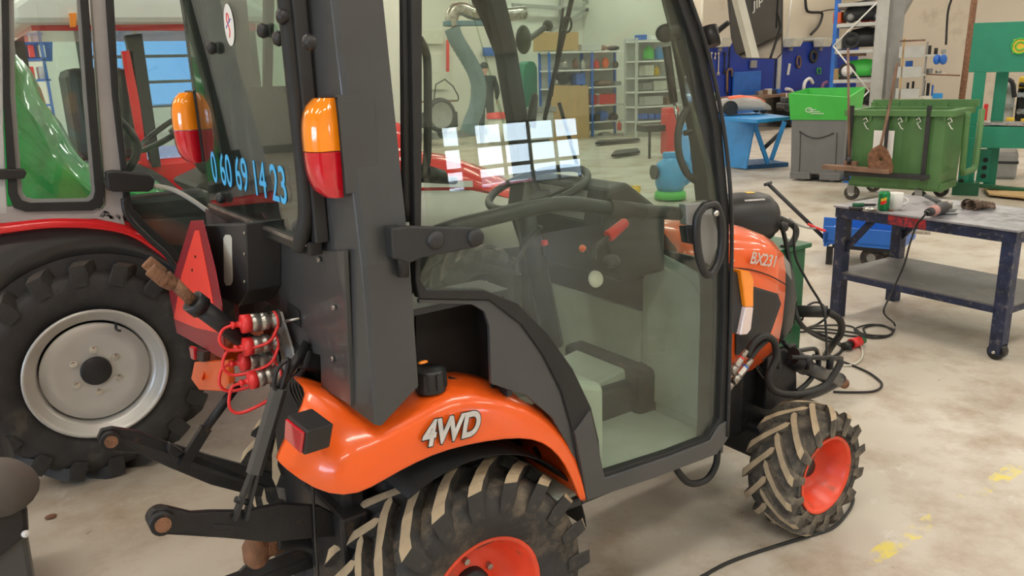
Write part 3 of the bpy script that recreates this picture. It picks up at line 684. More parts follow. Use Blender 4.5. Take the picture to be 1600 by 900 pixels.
# front marker lamp on the cab's front corner
ml = MB().prism(poly_px([(1142,425),(1160,426),(1166,440),(1160,520),(1142,522)], 1, -.50), (0,.05,0)).build('marker_housing', M['cab_dull'], TR, bev=.005)
MB().prism(poly_px([(1158,422),(1172,424),(1178,436),(1178,480),(1166,480)], 1, -.515), (0,.05,0)).build('amber_lens', M['lens_amber'], ml, bev=.004)
MB().prism(poly_px([(1166,480),(1178,480),(1174,515),(1168,523),(1157,524)], 1, -.515), (0,.05,0)).build('white_lens', M['lens_white'], ml, bev=.004)
# ---- front axle, frame and front linkage
MB().bx(1.33, 1.47, -.33, .33, .20, .33).build('front_axle', M['iron'], TR, bev=.02)
for s in (-1, 1):
    MB().cyl((1.4, s*.30, .16), (1.4, s*.30, .36), .05, n=14).cyl((1.4, s*.29, .22), (1.4, s*.40, .22), .07, .05, n=16).build('kingpin_housing', M['iron'], TR)
    MB().bx(1.0, 1.62, s*.20-.012, s*.20+.012, .30, .58).build('frame_rail', M['iron'], TR, bev=.004)
MB().bx(1.05, 1.25, -.26, -.19, .33, .56).build('side_bracket', M['iron'], TR, bev=.006)
hb = MB().cyl(at(1243,566,1,-.27), at(1308,595,1,-.27), .029, n=18).build('front_cylinder', M['cab'], TR)
MB().cyl(at(1306,594,1,-.27), at(1320,601,1,-.27), .018, n=12).sph(at(1319,599,1,-.27), .021, 10, 7).build('cylinder_end', M['rust'], hb)
MB().cyl(at(1236,557,1,-.27), at(1258,572,1,-.27), .036, n=14).build('cylinder_collar', M['iron'], hb)
MB().tube(spline(poly_px([(1245,620),(1275,612),(1300,600),(1315,590)], 1, -.27), 6), [.022]*19, 10).build('lower_arm', M['iron'], TR)
MB().prism(poly_px([(1225,545),(1245,560),(1245,610),(1210,640),(1195,640),(1200,560)], 1, -.26), (0,.05,0)).build('linkage_plate', M['iron'], TR, bev=.004)
hang('guard_pipe', M['black'], poly_px([(1224,535),(1240,548),(1272,545),(1278,556)], 1, -.22), .009, TR, 8)
MB().cyl(at(1235,558,1,-.30), at(1315,560,1,-.30), .009, n=8).build('valve_pipe', M['black'], TR)
for px in (1262, 1298): MB().cyl(at(px,556,1,-.30), at(px-2,576,1,-.30), .014, n=10).build('pipe_fitting', M['iron'], TR)
hang('front_hose', M['rubber'], poly_px([(1166,556),(1178,535),(1195,525),(1210,535),(1212,560),(1200,592),(1212,612),(1245,616),(1285,606),(1303,585),(1315,563)], 1, -.36), .0125, TR, 10)
hang('front_hose', M['rubber'], poly_px([(1172,560),(1186,542),(1203,530),(1214,545),(1216,575)], 1, -.35), .010, TR, 8)
hang('front_hose', M['rubber'], poly_px([(1278,556),(1278,575),(1262,598),(1245,612)], 1, -.28), .010, TR, 8)
hang('front_hose', M['rubber'], poly_px([(1228,548),(1215,560),(1190,560),(1165,575),(1150,590)], 1, -.24), .011, TR, 8)
for k, (a, b_) in enumerate((((1166,548),(1135,592)),((1174,562),(1137,607)))):
    A, B = at(*a, 1, -.37), at(*b_, 1, -.37); d = B-A
    f = MB().cyl(A, A+d*.28, .010, n=10).cyl(A+d*.30, A+d*.55, .014, n=6, sm=False).cyl(A+d*.58, A+d*.80, .015, n=14).cyl(A+d*.82, B, .012, n=12).build('hose_coupler', M['steel'], TR)
    MB().cyl(A+d*.25, A+d*.31, .0125, n=10).build('coupler_band', M['red_cap'] if k == 0 else M['blue'], f)
# wiring tangle in front of the radiator
for i in range(7):
    y = -.24+.02*i
    hang('wire_loom', M['black'], [(1.30+.03*i,y,.62),(1.36+.02*i,y-.02,.52+.01*i),(1.45,y,.50),(1.5,y-.01,.42+.02*(i%3))], .004, TR, 6)
# hose loop hanging below the cab
hang('hose_loop', M['rubber'], poly_px([(1122,700),(1118,728),(1103,750),(1078,755),(1060,738),(1052,720)], 1, -.42), .011, TR, 10)
# ---- gearbox and rear linkage
MB().bx(-.22, .85, -.16, .16, .28, .62).bx(-.20, .40, -.20, .20, .50, .84).build('transmission', M['iron'], TR, bev=.02)
MB().cyl((0,-.24,.325), (0,.24,.325), .085, n=20).build('rear_axle', M['iron'], TR)
MB().bx(-.30, .30, -.30, .30, .84, .90).build('frame_cross', M['dark'], TR)
MB().bx(-.27, -.2, -.26, .26, .30, .98).build('rear_housing', M['iron'], TR, bev=.02)
for i in range(6):
    hang('wire_loom', M['black'], [at(455+i*6,545,0,-.29), at(480-i*3,570+i*6,0,-.31), at(452+i*5,600,0,-.33), at(470+i*4,640,0,-.29)], .005, TR, 6)
MB().sph(at(478,548,0,-.28), .045, 12, 8, (.7,1,.7)).build('filler_cap', M['black'], TR)
def link(s, pts, name='lower_link'):
    """flat bar link given by side profile pixels on the plane y"""
    y = -.28*s
    top = [at(*q, 1, -.28) for q in pts]
    return top
for s in (-1, 1):
    P = [(240,798),(262,793),(300,802),(330,800),(385,800),(440,788),(500,792),(540,812),(540,838),(480,842),(420,848),(360,842),(330,840),(300,838),(262,836),(240,832),(231,816)] if s < 0 else [(158,672),(176,668),(215,674),(262,692),(330,713),(420,738),(470,752),(470,782),(400,776),(330,758),(262,730),(215,708),(180,705),(160,700),(152,686)]
    Y = s*.28
    W = []
    for i, q in enumerate(P):
        p = at(*q, 1, Y); k = max(0, min(1, (p.x+.62)/.5)); p2 = at(*q, 1, s*(.28-.05*k)); W.append(p2)
    ll = MB().prism(W, (0, .018, 0)).build('lower_link', M['iron'], TR, bev=.003)
    e = at(*( (252,815) if s < 0 else (172,687) ), 1, Y)
    MB().cyl(e+Vector((0,-.016,0)), e+Vector((0,.034,0)), .026, n=18).build('link_eye', M['iron'], ll)
    MB().cyl(e+Vector((0,-.02,0)), e+Vector((0,.038,0)), .017, n=14).build('link_ball', M['rust'], ll)
# lift rods
a, b_ = at(436,607,1,-.24), at(397,740,1,-.26)
lr = MB().cyl(a, b_, .019, n=6, sm=False).build('lift_rod', M['cab'], TR)
MB().cyl(at(480,535,1,-.22), a, .011, n=10).build('rod_screw', M['iron'], lr)
for dx in (-8, 10): MB().bar(at(397+dx*.4,738,1,-.262), at(373+dx,812,1,-.275), .008, .022, (0,1,0)).build('clevis_arm', M['cab_dull'], lr)
MB().cyl(at(368,780,1,-.27), at(392,786,1,-.27), .008, n=8).build('clevis_pin', M['iron'], lr)
a, b_ = at(372,600,1,.22), at(322,668,1,.23)
lr = MB().cyl(a, b_, .013, n=10).build('lift_rod', M['iron'], TR)
MB().bar(b_, at(285,728,1,.235), .03, .02, (0,1,0)).build('clevis_arm', M['iron'], lr)
MB().prism(poly_px([(262,688),(285,702),(270,712),(258,700)], 1, .26), (0,-.03,0)).build('check_lug', M['iron'], TR, bev=.003)
for s, q in ((-1,(470,560)),(1,(392,560))):
    MB().bar((-.22, s*.18, .93), at(*q,1,s*.22), .04, .05).build('lift_arm', M['iron'], TR, bev=.008)
MB().tube(spline(poly_px([(452,560),(445,590),(436,612),(428,600),(435,575),(452,560)],1,-.25),5), .005, 6).build('chain_link', M['iron'], TR)
# drawbar and hitch below
MB().bx(-.52, -.05, -.035, .035, .30, .335).build('drawbar', M['iron'], TR, bev=.006)
hk = MB().lathe([(-.04,.02),(-.02,.034),(.02,.034),(.04,.022),(.07,.02)], at(400,862,1,-.05), (0,0,1), 18).build('hitch_pin', M['rust'], TR)
MB().cyl(at(385,868,1,-.05), at(440,850,1,-.05), .024, n=12).build('hitch_knuckle', M['rust'], TR)
hang('hitch_hook', M['iron'], poly_px([(430,850),(470,845),(500,860),(505,900),(500,930)], 1, -.05), .026, TR, 10)
MB().bar(at(330,820,1,-.27), at(470,828,1,-.24), .022, .012).build('stabiliser', M['iron'], TR, bev=.004)
MB().bx(-.30, -.22, -.30, -.05, .26, .58).build('hitch_frame', M['iron'], TR, bev=.01)
hang('brake_cable', M['black'], poly_px([(478,700),(488,760),(492,830),(497,900)], 1, -.26), .004, TR, 6)
hang('trailer_cable', M['black'], poly_px([(375,893),(385,884),(400,875)], 1, -.05), .005, TR, 6)
# mud guard clutter under the fender front
MB().prism(poly_px([(815,690),(880,710),(900,770),(880,785),(850,735)], 1, -.22), (0,.06,0)).build('step_bracket', M['iron'], TR, bev=.004)
MB().bar(at(835,700,1,-.30), at(885,772,1,-.32), .012, .012).build('step_stay', M['iron'], TR)
# ---- top link
A, B = at(300,470,1,-.10), at(400,545,1,-.08)
tk = MB().cyl(A, B, .023, n=16).build('top_link', M['iron'], TR)
MB().cyl(A, A+(B-A)*.14, .028, n=16).build('link_collar', M['iron'], tk)
MB().cyl(A, at(272,442,1,-.10), .014, n=12).build('link_screw', M['rust'], tk)
e = at(256,434,1,-.10); dl = (e-at(300,470,1,-.10)).normalized()
MB().cyl(at(272,446,1,-.10), e, .016, .021, n=12).build('link_end', M['rust'], tk, bev=.003)
for s_ in (-1,1):
    sd_ = dl.cross(Z_up := Vector((0,0,1))).normalized()*.016*s_ if False else Vector((0,.016*s_,.006*s_))
    MB().bar(e+sd_-dl*.004, e+sd_+dl*.045, .011, .032).build('link_fork', M['rust'], tk, bev=.004)
# ---- emblem triangle and tool box
sg = [(298,345),(316,344),(335,420),(346,478),(351,563),(312,540),(276,520),(264,455)]
sp = [atp(x, y, (-.45,0,1.05), Vector((-1,.12,.06)).normalized()) for x, y in sg]
cc = sum(sp, Vector())/8
sv = MB().prism(sp, (.003,0,0)).build('warning_triangle', M['smv_border'], TR)
inner = [atp(x, y, (-.4508,0,1.05), Vector((-1,.12,.06)).normalized()) for x, y in [(303,362),(313,362),(337,470),(344,515),(345,545),(306,522),(271,500),(280,440)]]
inner = [atp(x, y, (-.4508,0,1.05), Vector((-1,.12,.06)).normalized()) for x, y in [(305,360),(311,360),(330,455),(342,520),(306,512),(272,498),(284,430)]]
MB().prism(inner, (-.001,0,0)).build('triangle_panel', M['smv'], sv)
for q in ((306,401),(301,422)): p = atp(*q, (-.452,0,1.05), Vector((-1,.12,.06)).normalized()); MB().cyl(p, p+Vector((-.003,0,0)), .004, n=8).build('triangle_screw', M['dark'], sv)
bxp = poly_px([(318,352),(384,350),(387,455),(372,478),(325,456)], 0, -.385)
tb = MB().prism(bxp, (.085,0,0)).build('bracket_box', M['cab_dull'], TR, bev=.003)
MB().prism([at(x, y, 0, -.387) for x, y in [(349,372),(352,367),(359,367),(362,372),(363,440),(360,446),(353,446),(350,440)]], (.001,0,0)).build('box_slot', M['offwhite'], tb)
for py in (364, 397, 440): p = at(383,py,0,-.386); MB().cyl(p, p+Vector((-.004,0,0)), .004, n=8).build('box_screw', M['steel'], tb)
MB().prism(poly_px([(303,566),(354,562),(356,600),(347,612),(311,610),(298,592)], 0, -.43), (.02,0,0)).build('fender_corner', M['orange'], TR, bev=.004)
# ---- hydraulic couplers on their bracket
MB().prism([at(x, y, 0, -.315) for x, y in [(428,488),(437,487),(462,570),(460,580),(440,600),(432,600),(440,560),(432,520)]], (.006,-.004,0)).build('coupler_plate', M['grey'], TR, bev=.001)
MB().cyl(at(445,502,0,-.33), at(470,497,0,-.30), .004, n=8).build('coupler_rod', M['steel'], TR)
for k, (x0, y0, x1, y1, Y) in enumerate(((436,499,374,507,-.12),(436,532,378,543,-.12),(432,557,372,567,-.06),(440,580,386,596,-.14))):
    A, B = at(x0,y0,1,Y), at(x1,y1,1,Y); d = B-A; ax = d.normalized(); L = d.length
    cp = MB().lathe([(0,0.0144),(0,0.0204),(L*.16,0.0204),(L*.17,0.0156),(L*.28,0.0168),(L*.30,0.0210),(L*.45,0.0222),(L*.47,0.0198),(L*.52,0.0198),(L*.54,0.0222),(L*.74,0.0222),(L*.76,0.0168),(L*.78,.001)], A, ax, 20).build('hydraulic_coupler', M['steel'], TR)
    MB().lathe([(L*.74,.001),(L*.74,.023),(L*.95,.023),(L*.98,.013),(L*.99,.008),(L*1.12,.006),(L*1.13,.009),(L*1.2,.009),(L*1.21,.001)], A, ax, 18).build('dust_cap', M['red_cap'], cp)
    E_ = A+ax*L*1.18
    hang('cap_strap', M['red_cap'], [E_, E_+Vector((-.022,0,-.006)), E_+Vector((-.034,-.005,-.032-.006*k)), E_+Vector((-.008,-.01,-.058-.004*k)), A+ax*L*.45+Vector((0,-.025,-.048)), A+ax*L*.1+Vector((0,-.02,-.01))], .0042, cp, 6)
    MB().tube([A+ax*L*.1+Vector((0,.020*math.cos(t),.020*math.sin(t))) for t in [2*PI*i/16 for i in range(16)]], .0035, 6, closed=True).build('strap_ring', M['red_cap'], cp)
# ================================================================== RED TRACTORS AND MOWER ON THE LEFT
class PL:
    """upright plane in the hall through P0 running along u; pixels of the photograph give s (along u) and z"""
    def __init__(s, P0, u):
        s.P = Vector(P0); s.u = Vector((u[0], u[1], 0)).normalized(); s.n = s.u.cross(Vector((0,0,1)))
        if s.n.dot(CX - s.P) < 0: s.n = -s.n
    def p(s, x, y, d=0): return atp(x, y, s.P - s.n*d, s.n)
    def q(s, x, y, d=0): v = s.p(x, y, d); return (v - s.P).dot(s.u), v.z
    def w(s, a, z, d=0): return s.P + s.u*a + Vector((0,0,z - s.P.z)) - s.n*d
    def box(s, b, x0, y0, x1, y1, dep, d=0, zb=None, zt=None):
        xm, ym = (x0+x1)/2, (y0+y1)/2
        a0, a1 = s.q(x0, ym, d)[0], s.q(x1, ym, d)[0]
        t = s.q(xm, y0, d)[1] if zt is None else zt; bo = s.q(xm, y1, d)[1] if zb is None else zb
        return s.sbox(b, a0, a1, bo, t, dep, d)
    def sbox(s, b, a0, a1, z0, z1, dep, d=0):
        return b.hexa([s.w(a0,z0,d), s.w(a1,z0,d), s.w(a1,z0,d+dep), s.w(a0,z0,d+dep), s.w(a0,z1,d), s.w(a1,z1,d), s.w(a1,z1,d+dep), s.w(a0,z1,d+dep)])
    def poly(s, b, pts, dep, d=0): return b.prism([s.p(x, y, d) for x, y in pts], -s.n*dep)
    def line(s, pts, d=0): return [s.p(x, y, d) for x, y in pts]

RT = thing('red_tractor', 'red tractor with pinkish grey cab pillars and green film over its seat, at the left', 'tractor', (0,0,0))
RC = Vector((-.570, 1.735, .475))
ty = tyre_mesh(RC, .34, .475, .268, .035, 64).build('rear_tyre', M['tyre_side'], RT)
M['lug_grey'] = mat('worn_lug_rubber', (.085, .075, .065), .7, var=.3, scale=12, bump=.2)
add_lugs(ty, RC, .35, .482, .042, 18, .42, .06, [M['tyre_side'], M['lug_grey']], phase=.05)
RC2 = Vector((-.570, 2.75, .475))
ty2 = tyre_mesh(RC2, .34, .475, .268, .035, 48).build('rear_tyre', M['tyre_side'], RT)
add_lugs(ty2, RC2, .35, .482, .042, 18, .42, .06, [M['tyre_side'], M['lug_grey']])
o = Vector((RC.x, 1.565, RC.z)); ax = (0,-1,0)
r = MB().lathe([(.0,.276),(.008,.272),(.006,.262),(-.008,.256),(-.006,.246),(-.022,.240),(-.020,.230),(-.05,.218),(-.075,.213),(-.10,.208)], o, ax, 64).build('wheel_rim', M['rim_silver'], RT)
MB().lathe([(-.05,.209),(-.045,.204),(-.050,.15),(-.058,.07),(-.058,.001)], o, ax, 56).build('wheel_disc', M['rim_silver'], r)
MB().lathe([(-.057,.060),(-.045,.060),(-.042,.055),(-.044,.001)], o, ax, 32).build('hub_cap', M['black'], r)
for i in range(6):
    a = PI*i/3+.5; p = o+Vector((.092*math.cos(a), .056, .092*math.sin(a)))
    MB().cyl(p, p+Vector((0,-.006,0)), .015, n=14).cyl(p+Vector((0,-.006,0)), p+Vector((0,-.016,0)), .009, n=6, sm=False).build('wheel_bolt', M['chrome'], r)
hang('tyre_valve', M['black'], [o+Vector((.10,.03,.19)), o+Vector((.095,.0,.175)), o+Vector((.11,-.005,.165))], .006, r, 6)
# fender: dark inner arch with red lip
R0 = .56; c = RC
def arc(r, a0, a1, n, y): return [Vector((c.x + .02 + r*math.cos(math.radians(a0+(a1-a0)*i/n)), y, c.z + r*math.sin(math.radians(a0+(a1-a0)*i/n)))) for i in range(n+1)]
lipT = poly_px([(-60,352),(0,345),(80,337),(150,339),(200,349),(245,372),(285,405),(312,440)], 1, 1.56)
lipB = poly_px([(-60,370),(0,361),(80,352),(150,354),(200,364),(238,386),(274,416),(298,450)], 1, 1.56)
MB().loft([spline([p+Vector((0,.02,0)) for p in lipT], 4), spline([p+Vector((0,-.03,0)) for p in lipB], 4), spline([p+Vector((0,.0,-.01)) for p in lipB], 4)]).build('fender_trim', M['red'], RT, solid=.008)
inA = spline([p+Vector((0,.0,-.005)) for p in lipB], 4); inB = spline([p+Vector((0,.38,.0)) for p in lipT], 4)
MB().loft([inA, inB]).build('fender_top', M['red'], RT, solid=.006)
inL = [p+Vector((0,.02,0)) for p in inA]
ia = arc(.50, 178, 20, len(inA)-1, 1.60)
MB().loft([inL, [Vector((q.x, 1.60, q.z)) for q in ia]]).build('fender_side', M['cab'], RT, solid=.006)
MB().loft([[Vector((q.x, 1.60, q.z)) for q in ia], [Vector((q.x, 1.98, q.z)) for q in ia]]).build('fender_lining', M['cab_dull'], RT, solid=.006)
# cab shell, right side
YR = 1.56
def rp_(pts, y=YR): return poly_px(pts, 1, y)
MB().prism(rp_([(134,-120),(160,-120),(196,330),(190,348),(150,340),(165,320)]), (0,.05,0)).build('side_pillar', M['pillar_grey'], RT, bev=.006)
MB().prism(rp_([(-60,320),(165,328),(192,335),(196,352),(150,342),(-60,352)]), (0,.05,0)).build('waist_panel', M['pillar_grey'], RT, bev=.004)
MB().prism(rp_([(-60,-100),(2,-100),(6,200),(12,335),(-60,335)]), (0,.05,0)).build('rear_corner_post', M['lightgrey'], RT, bev=.004)
wo = [(0,-120),(130,-120),(149,150),(163,305),(158,322),(145,329),(40,331),(22,325),(14,305),(6,150)]
wi = [(12,-120),(118,-120),(137,150),(150,300),(147,311),(140,316),(48,318),(35,314),(28,302),(16,150)]
MB().ringprism(rp_(wo, 1.545), rp_(wi, 1.545), (0,.04,0)).build('window_rubber', M['rubber'], RT, bev=.004)
wi2 = [(20,-120),(112,-120),(130,150),(143,298),(140,306),(134,310),(54,311),(41,308),(35,300),(24,150)]
MB().ringprism(rp_(wi, 1.57), rp_(wi2, 1.57), (0,.01,0)).build('window_frame', M['grey'], RT)
MB().prism(rp_(wi, 1.575), (0,.005,0)).build('side_window', M['glass_red'], RT)
hl = MB().prism(rp_([(-5,264),(38,264),(42,270),(38,279),(-5,281)], 1.53), (0,.02,0)).build('window_latch', M['black'], RT, bev=.004)
# door
do = [(158,-120),(176,150),(194,300),(196,330),(214,352),(262,395),(300,440),(310,436),(275,390),(225,345),(208,325),(203,300),(186,150),(172,-120)]
MB().prism(rp_(do, 1.54), (0,.03,0)).build('door_seal', M['rubber'], RT, bev=.003)
dg = rp_([(172,-120),(186,150),(203,300),(208,325),(225,345),(275,390),(310,436),(400,440),(520,430),(520,-120)], 1.555)
MB().prism(dg, (0,.005,0)).build('door_glass', M['glass_red'], RT)
hd = MB().prism(rp_([(165,268),(178,266),(236,272),(243,280),(240,296),(232,300),(178,300),(168,297)], 1.49), (0,.04,0)).build('door_handle', M['black'], RT, bev=.008)
MB().cyl(at(175,283,1,1.5), at(175,283,1,1.56), .03, n=14).build('handle_stay', M['black'], hd)
hang('glass_edge_bar', M['lightgrey'], rp_([(240,290),(272,297),(305,316),(335,338),(352,352)], 1.55), .010, RT, 8)
hang('fender_hose', M['black'], rp_([(193,310),(200,338),(232,372),(262,400),(285,440)], 1.50), .012, RT, 8)
# far side pillars and roof
for x0, x1 in ((-.66,-.56),(.30,.40)):
    MB().prism([(x0,2.80,1.05),(x1,2.80,1.05),(x1-.04,2.80,2.5),(x0-.04,2.80,2.5)], (0,.06,0)).build('far_pillar', M['cab_dull'], RT, bev=.005)
MB().bx(-1.0, .95, 1.5, 2.92, 2.45, 2.62).build('cab_roof', M['red'], RT, bev=.05)
MB().bx(-.95, .55, 1.62, 2.88, .75, .80).build('cab_floor', M['cab_dull'], RT)
MB().prism([(-.95,1.60,.80),(.60,1.60,.80),(.5,1.60,1.02),(-.95,1.60,1.13)], (0,.03,0)).build('lower_cab_side', M['cab_dull'], RT)
MB().prism([(.45,1.62,1.0),(.45,2.85,1.0),(.50,2.85,.5),(.50,1.62,.5)], (.03,0,0)).build('cab_front', M['cab_dull'], RT)
MB().bx(-1.3, 1.9, 1.98, 2.5, .4, .8).build('chassis', M['iron'], RT, bev=.02)
MB().prism([(.0,1.95,1.15),(.42,1.95,1.30),(.5,1.95,1.05),(.3,1.95,.85)], (0,.5,0)).build('dashboard', M['black'], RT, bev=.03)
c = Vector((.0,2.2,1.42)); ax = Vector((-.5,0,.85)).normalized(); u, v = Vector((0,1,0)), ax.cross(Vector((0,1,0)))
MB().tube([c+(u*math.cos(a)+v*math.sin(a))*.19 for a in [2*PI*i/32 for i in range(32)]], .014, 8, closed=True).cyl(c, c-ax*.35, .03, n=10).build('steering_wheel', M['black'], RT)
# seat under green film
seat = [(-.80,1.74),(-.62,1.76),(-.53,1.55),(-.44,1.32),(-.30,1.22),(-.15,1.19),(-.14,1.08),(-.80,1.08)]
b = MB(); rows = []
for k in range(9):
    y = 1.78+.62*k/8; sc = 1-.22*abs(k/4-1)**2.5
    rows.append([Vector((-.80+(x+.80)*sc+random.uniform(-.012,.012), y+random.uniform(-.01,.01), 1.08+(z-1.08)*sc+random.uniform(-.012,.012))) for x, z in spline_xz(seat)] if False else [Vector((-.80+(q.x+.80)*sc+random.uniform(-.012,.012), y+random.uniform(-.01,.01), 1.08+(q.z-1.08)*sc+random.uniform(-.012,.012))) for q in spline([(x,0,z) for x, z in seat], 3)])
se = MB().bx(-.74, -.30, 1.86, 2.30, 1.0, 1.16).build('seat', M['black'], RT, bev=.05)
MB().loft(rows, closed=True).prism(rows[0], (0,.001,0)).prism(rows[-1], (0,.001,0)).build('protective_film', M['greenfilm'], se)
hang('black_lever', M['black'], [(-.35,1.95,1.16),(-.22,1.95,1.35),(-.30,1.95,1.5),(-.40,1.95,1.53)], .018, RT, 8)
MB().bx(-.75, .0, 1.66, 1.80, 1.05, 1.17).build('side_console', M['black'], RT, bev=.03)
# bonnet seen through the orange tractor's cab
def bsect(x, hw, zt, zb, yc=2.24): return [Vector((x, yc+y, z)) for y, z in ((-hw,zb),(-hw,zt-.16),(-hw*.86,zt-.05),(-hw*.4,zt),(0,zt+.005),(hw*.4,zt),(hw*.86,zt-.05),(hw,zt-.16),(hw,zb))]
MB().loft([bsect(.5,.34,1.30,1.05), bsect(1.0,.34,1.26,1.03), bsect(1.5,.32,1.16,.98), bsect(1.85,.26,1.02,.88), bsect(1.92,.2,.93,.86)]).build('bonnet', M['red'], RT, solid=.006)
MB().loft([[Vector((x,1.895,z0)), Vector((x,1.895,z1))] for x, z0, z1 in ((.5,.75,1.05),(1.0,.72,1.03),(1.5,.62,.98),(1.9,.6,.86))]).build('bonnet_side_panel', M['lightgrey'], RT, solid=.01)
MB().prism([(.9,1.885,1.06),(1.5,1.885,1.0),(1.5,1.885,1.035),(.9,1.885,1.10)], (0,.01,0)).build('bonnet_stripe', M['white'], RT)
for y in (1.86, 2.72):
    ft = tyre_mesh((1.45, y, .34), .22, .34, .18, .025, 40).build('front_tyre', M['tyre_side'], RT)
    add_lugs(ft, (1.45,y,.34), .22, .345, .028, 15, .5, .04, [M['tyre_side'], M['lug_grey']])
MB().bx(1.38, 1.52, 1.95, 2.63, .28, .4).build('front_axle', M['iron'], RT, bev=.02)

# second red tractor with a pale roof behind
M['roof'] = mat('pale_roof', (.74, .76, .72), .4, var=.04)
BT = thing('red_tractor', 'red tractor with a pale roof, behind the grey-cabbed red tractor on the left', 'tractor', (0,0,0))
y0, y1 = 4.0, 5.4
def bp(x, y, Y=4.0): return at(x, y, 1, Y)
P = [bp(80,8), bp(125,10), bp(185,16), bp(250,18), bp(345,22), bp(345,52), bp(215,47), bp(130,42), bp(84,30)]
MB().prism([(-.45,3.9,2.12),(-.30,3.9,2.22),(.95,3.9,2.20),(1.15,3.9,2.10),(1.15,3.9,2.02),(-.45,3.9,2.0)], (0,1.6,0)).build('cab_roof', M['roof'], BT, bev=.04)
MB().bx(-.35, 1.05, 3.98, 5.42, 1.97, 2.02).build('roof_trim', M['red'], BT)
MB().prism([bp(196,55), bp(222,52), bp(252,260), bp(238,262)], (0,.07,0)).build('cab_pillar', M['black'], BT, bev=.004)
MB().prism([bp(190,80), bp(208,78), bp(232,260), bp(222,262)], (0,.05,0)).build('cab_pillar', M['red'], BT, bev=.004)
for x in (-.35, .98): MB().bx(x, x+.07, 5.3, 5.38, .9, 2.0).build('cab_pillar', M['black'], BT)
MB().bx(.98, 1.05, 4.0, 4.08, .9, 2.0).build('cab_pillar', M['black'], BT)
MB().bx(-.4, 1.0, 4.02, 5.35, .6, 1.12).build('lower_cab', M['red'], BT, bev=.04)
MB().bx(-.15, .25, 4.4, 4.9, 1.12, 1.75).build('seat', M['black'], BT, bev=.06)
MB().loft([[Vector((x, 4.7+y, z)) for y, z in ((-h,.75),(-h,zt-.12),(-h*.7,zt),(h*.7,zt),(h,zt-.12),(h,.75))] for x, h, zt in ((1.0,.36,1.42),(1.7,.35,1.38),(2.4,.30,1.22),(2.5,.22,1.0))]).build('bonnet', M['red'], BT, solid=.01)
MB().prism([(1.2,4.335,1.08),(2.2,4.355,1.0),(2.2,4.355,1.06),(1.2,4.335,1.16)], (0,.01,0)).build('bonnet_stripe', M['white'], BT)
for x, r_, w_ in ((-.1,.58,.36),(2.0,.36,.24)):
    for y in (4.0, 5.35):
        MB().lathe([(-w_*.4,r_*.55),(-w_*.5,r_*.8),(-w_*.42,r_*.97),(0,r_),(w_*.42,r_*.97),(w_*.5,r_*.8),(w_*.4,r_*.55)], (x,y,r_), (0,1,0), 36).build('tyre', M['tyre_side'], BT)
        MB().lathe([(-.02,.001),(-.02,r_*.35),(-w_*.4,r_*.5),(-w_*.42,r_*.57)], (x,y,r_), (0,1,0), 24).build('wheel_rim', M['rim_silver'], BT)
b = MB().prism([bp(108,20,3.85), bp(120,20,3.85), bp(119,42,3.85), bp(110,43,3.85)], (0,.06,0)).build('roof_lamp', M['lens_amber'], BT, bev=.004)
MB().bx(-.32, .98, 4.03, 4.035, 1.14, 1.97).build('side_window', M['glass_red'], BT)

# grey machine with padded top cut by the lower left corner
GM = thing('ride_on_machine', 'grey machine with dark padded arm at the lower left corner of the photo', 'machine', (-.98,.62,0), world=True)
MB().prism(poly_px([(-40,790),(34,786),(44,812),(46,845),(56,905),(64,960),(-40,960)], 1, .62), (-.02,.5,0)).build('body', M['cab'], GM, bev=.02)
MB().prism(poly_px([(-40,778),(30,776),(44,800),(46,836),(-40,908)], 1, .60), (0,.55,0)).build('body_cover', M['black'], GM, bev=.015)
M['pad'] = mat('dark_grey_padding', (.10, .088, .078), .9, var=.12, bump=.15)
MB().tube(spline([at(-50,790,1,.60), at(-20,765,1,.60), at(5,762,1,.60), at(18,775,1,.62)], 5), [.085]*14+[.07, .04], 16).build('padded_arm', M['pad'], GM)
MB().lathe([(0,.012),(.006,.010),(.008,.001)], at(40,834,1,.595), (0,-1,0), 14).build('rivet', M['white'], GM)
MB().bx(-1.4,-1.0,.65,1.0,.0,.30).build('undercarriage', M['iron'], GM)
tag(MB().sph((0,0,.008), .014, 8, 6, (1.6,1,.6)).build('dirt_clod', M['rust']), 'brown clod of dried dirt on the floor in front of the big silver wheel', 'dirt').location = at(80,810,2,.0)
# ================================================================== TABLE, CART, WELDER, CABLES
Z = Vector((0,0,1))
TFL, TFR = Vector((3.68, .99, 0)), Vector((3.62, -.04, 0)); tu = (TFR-TFL).normalized(); tv = Vector((-tu.y, tu.x, 0))
if tv.x < 0: tv = -tv
TH, TD, TW = .735, .66, (TFR-TFL).length
M['tabletop'] = mat('worn_steel_top', (.34, .34, .37), .35, metal=.3, var=.3, scale=7, dirt=(.07, .055, .05), dirt_amt=.35, dscale=9)
M['tableblue'] = mat('chipped_navy_paint', (.016, .024, .062), .5, var=.45, scale=9, dirt=(.17, .16, .16), dirt_amt=.28, dscale=24)
M['shelfgrey'] = mat('dusty_steel_shelf', (.16, .155, .15), .5, metal=.3, var=.2, scale=5, dirt=(.26, .23, .2), dirt_amt=.25, dscale=4)
WT = thing('work_table', 'navy blue steel work table on wheels with a bare steel top and lower shelf', 'table', (TFL.x, TFL.y, 0), math.atan2(tu.y, tu.x))
tvl = 1 if Vector((0,0,1)).cross(tu).dot(tv) > 0 else -1     # local y towards the back
def TB(b, a0, a1, v0, v1, z0, z1): v0, v1 = sorted((v0*tvl, v1*tvl)); return b.bx(a0, a1, v0, v1, z0, z1)
TW = 1.09
TB(MB(), -.02, TW+.02, -.02, TD+.02, TH-.012, TH).build('table_top', M['tabletop'], WT, bev=.002)
TB(MB(), -.01, TW+.01, -.01, .03, TH-.075, TH-.012).build('apron_rail', M['tableblue'], WT, bev=.002)
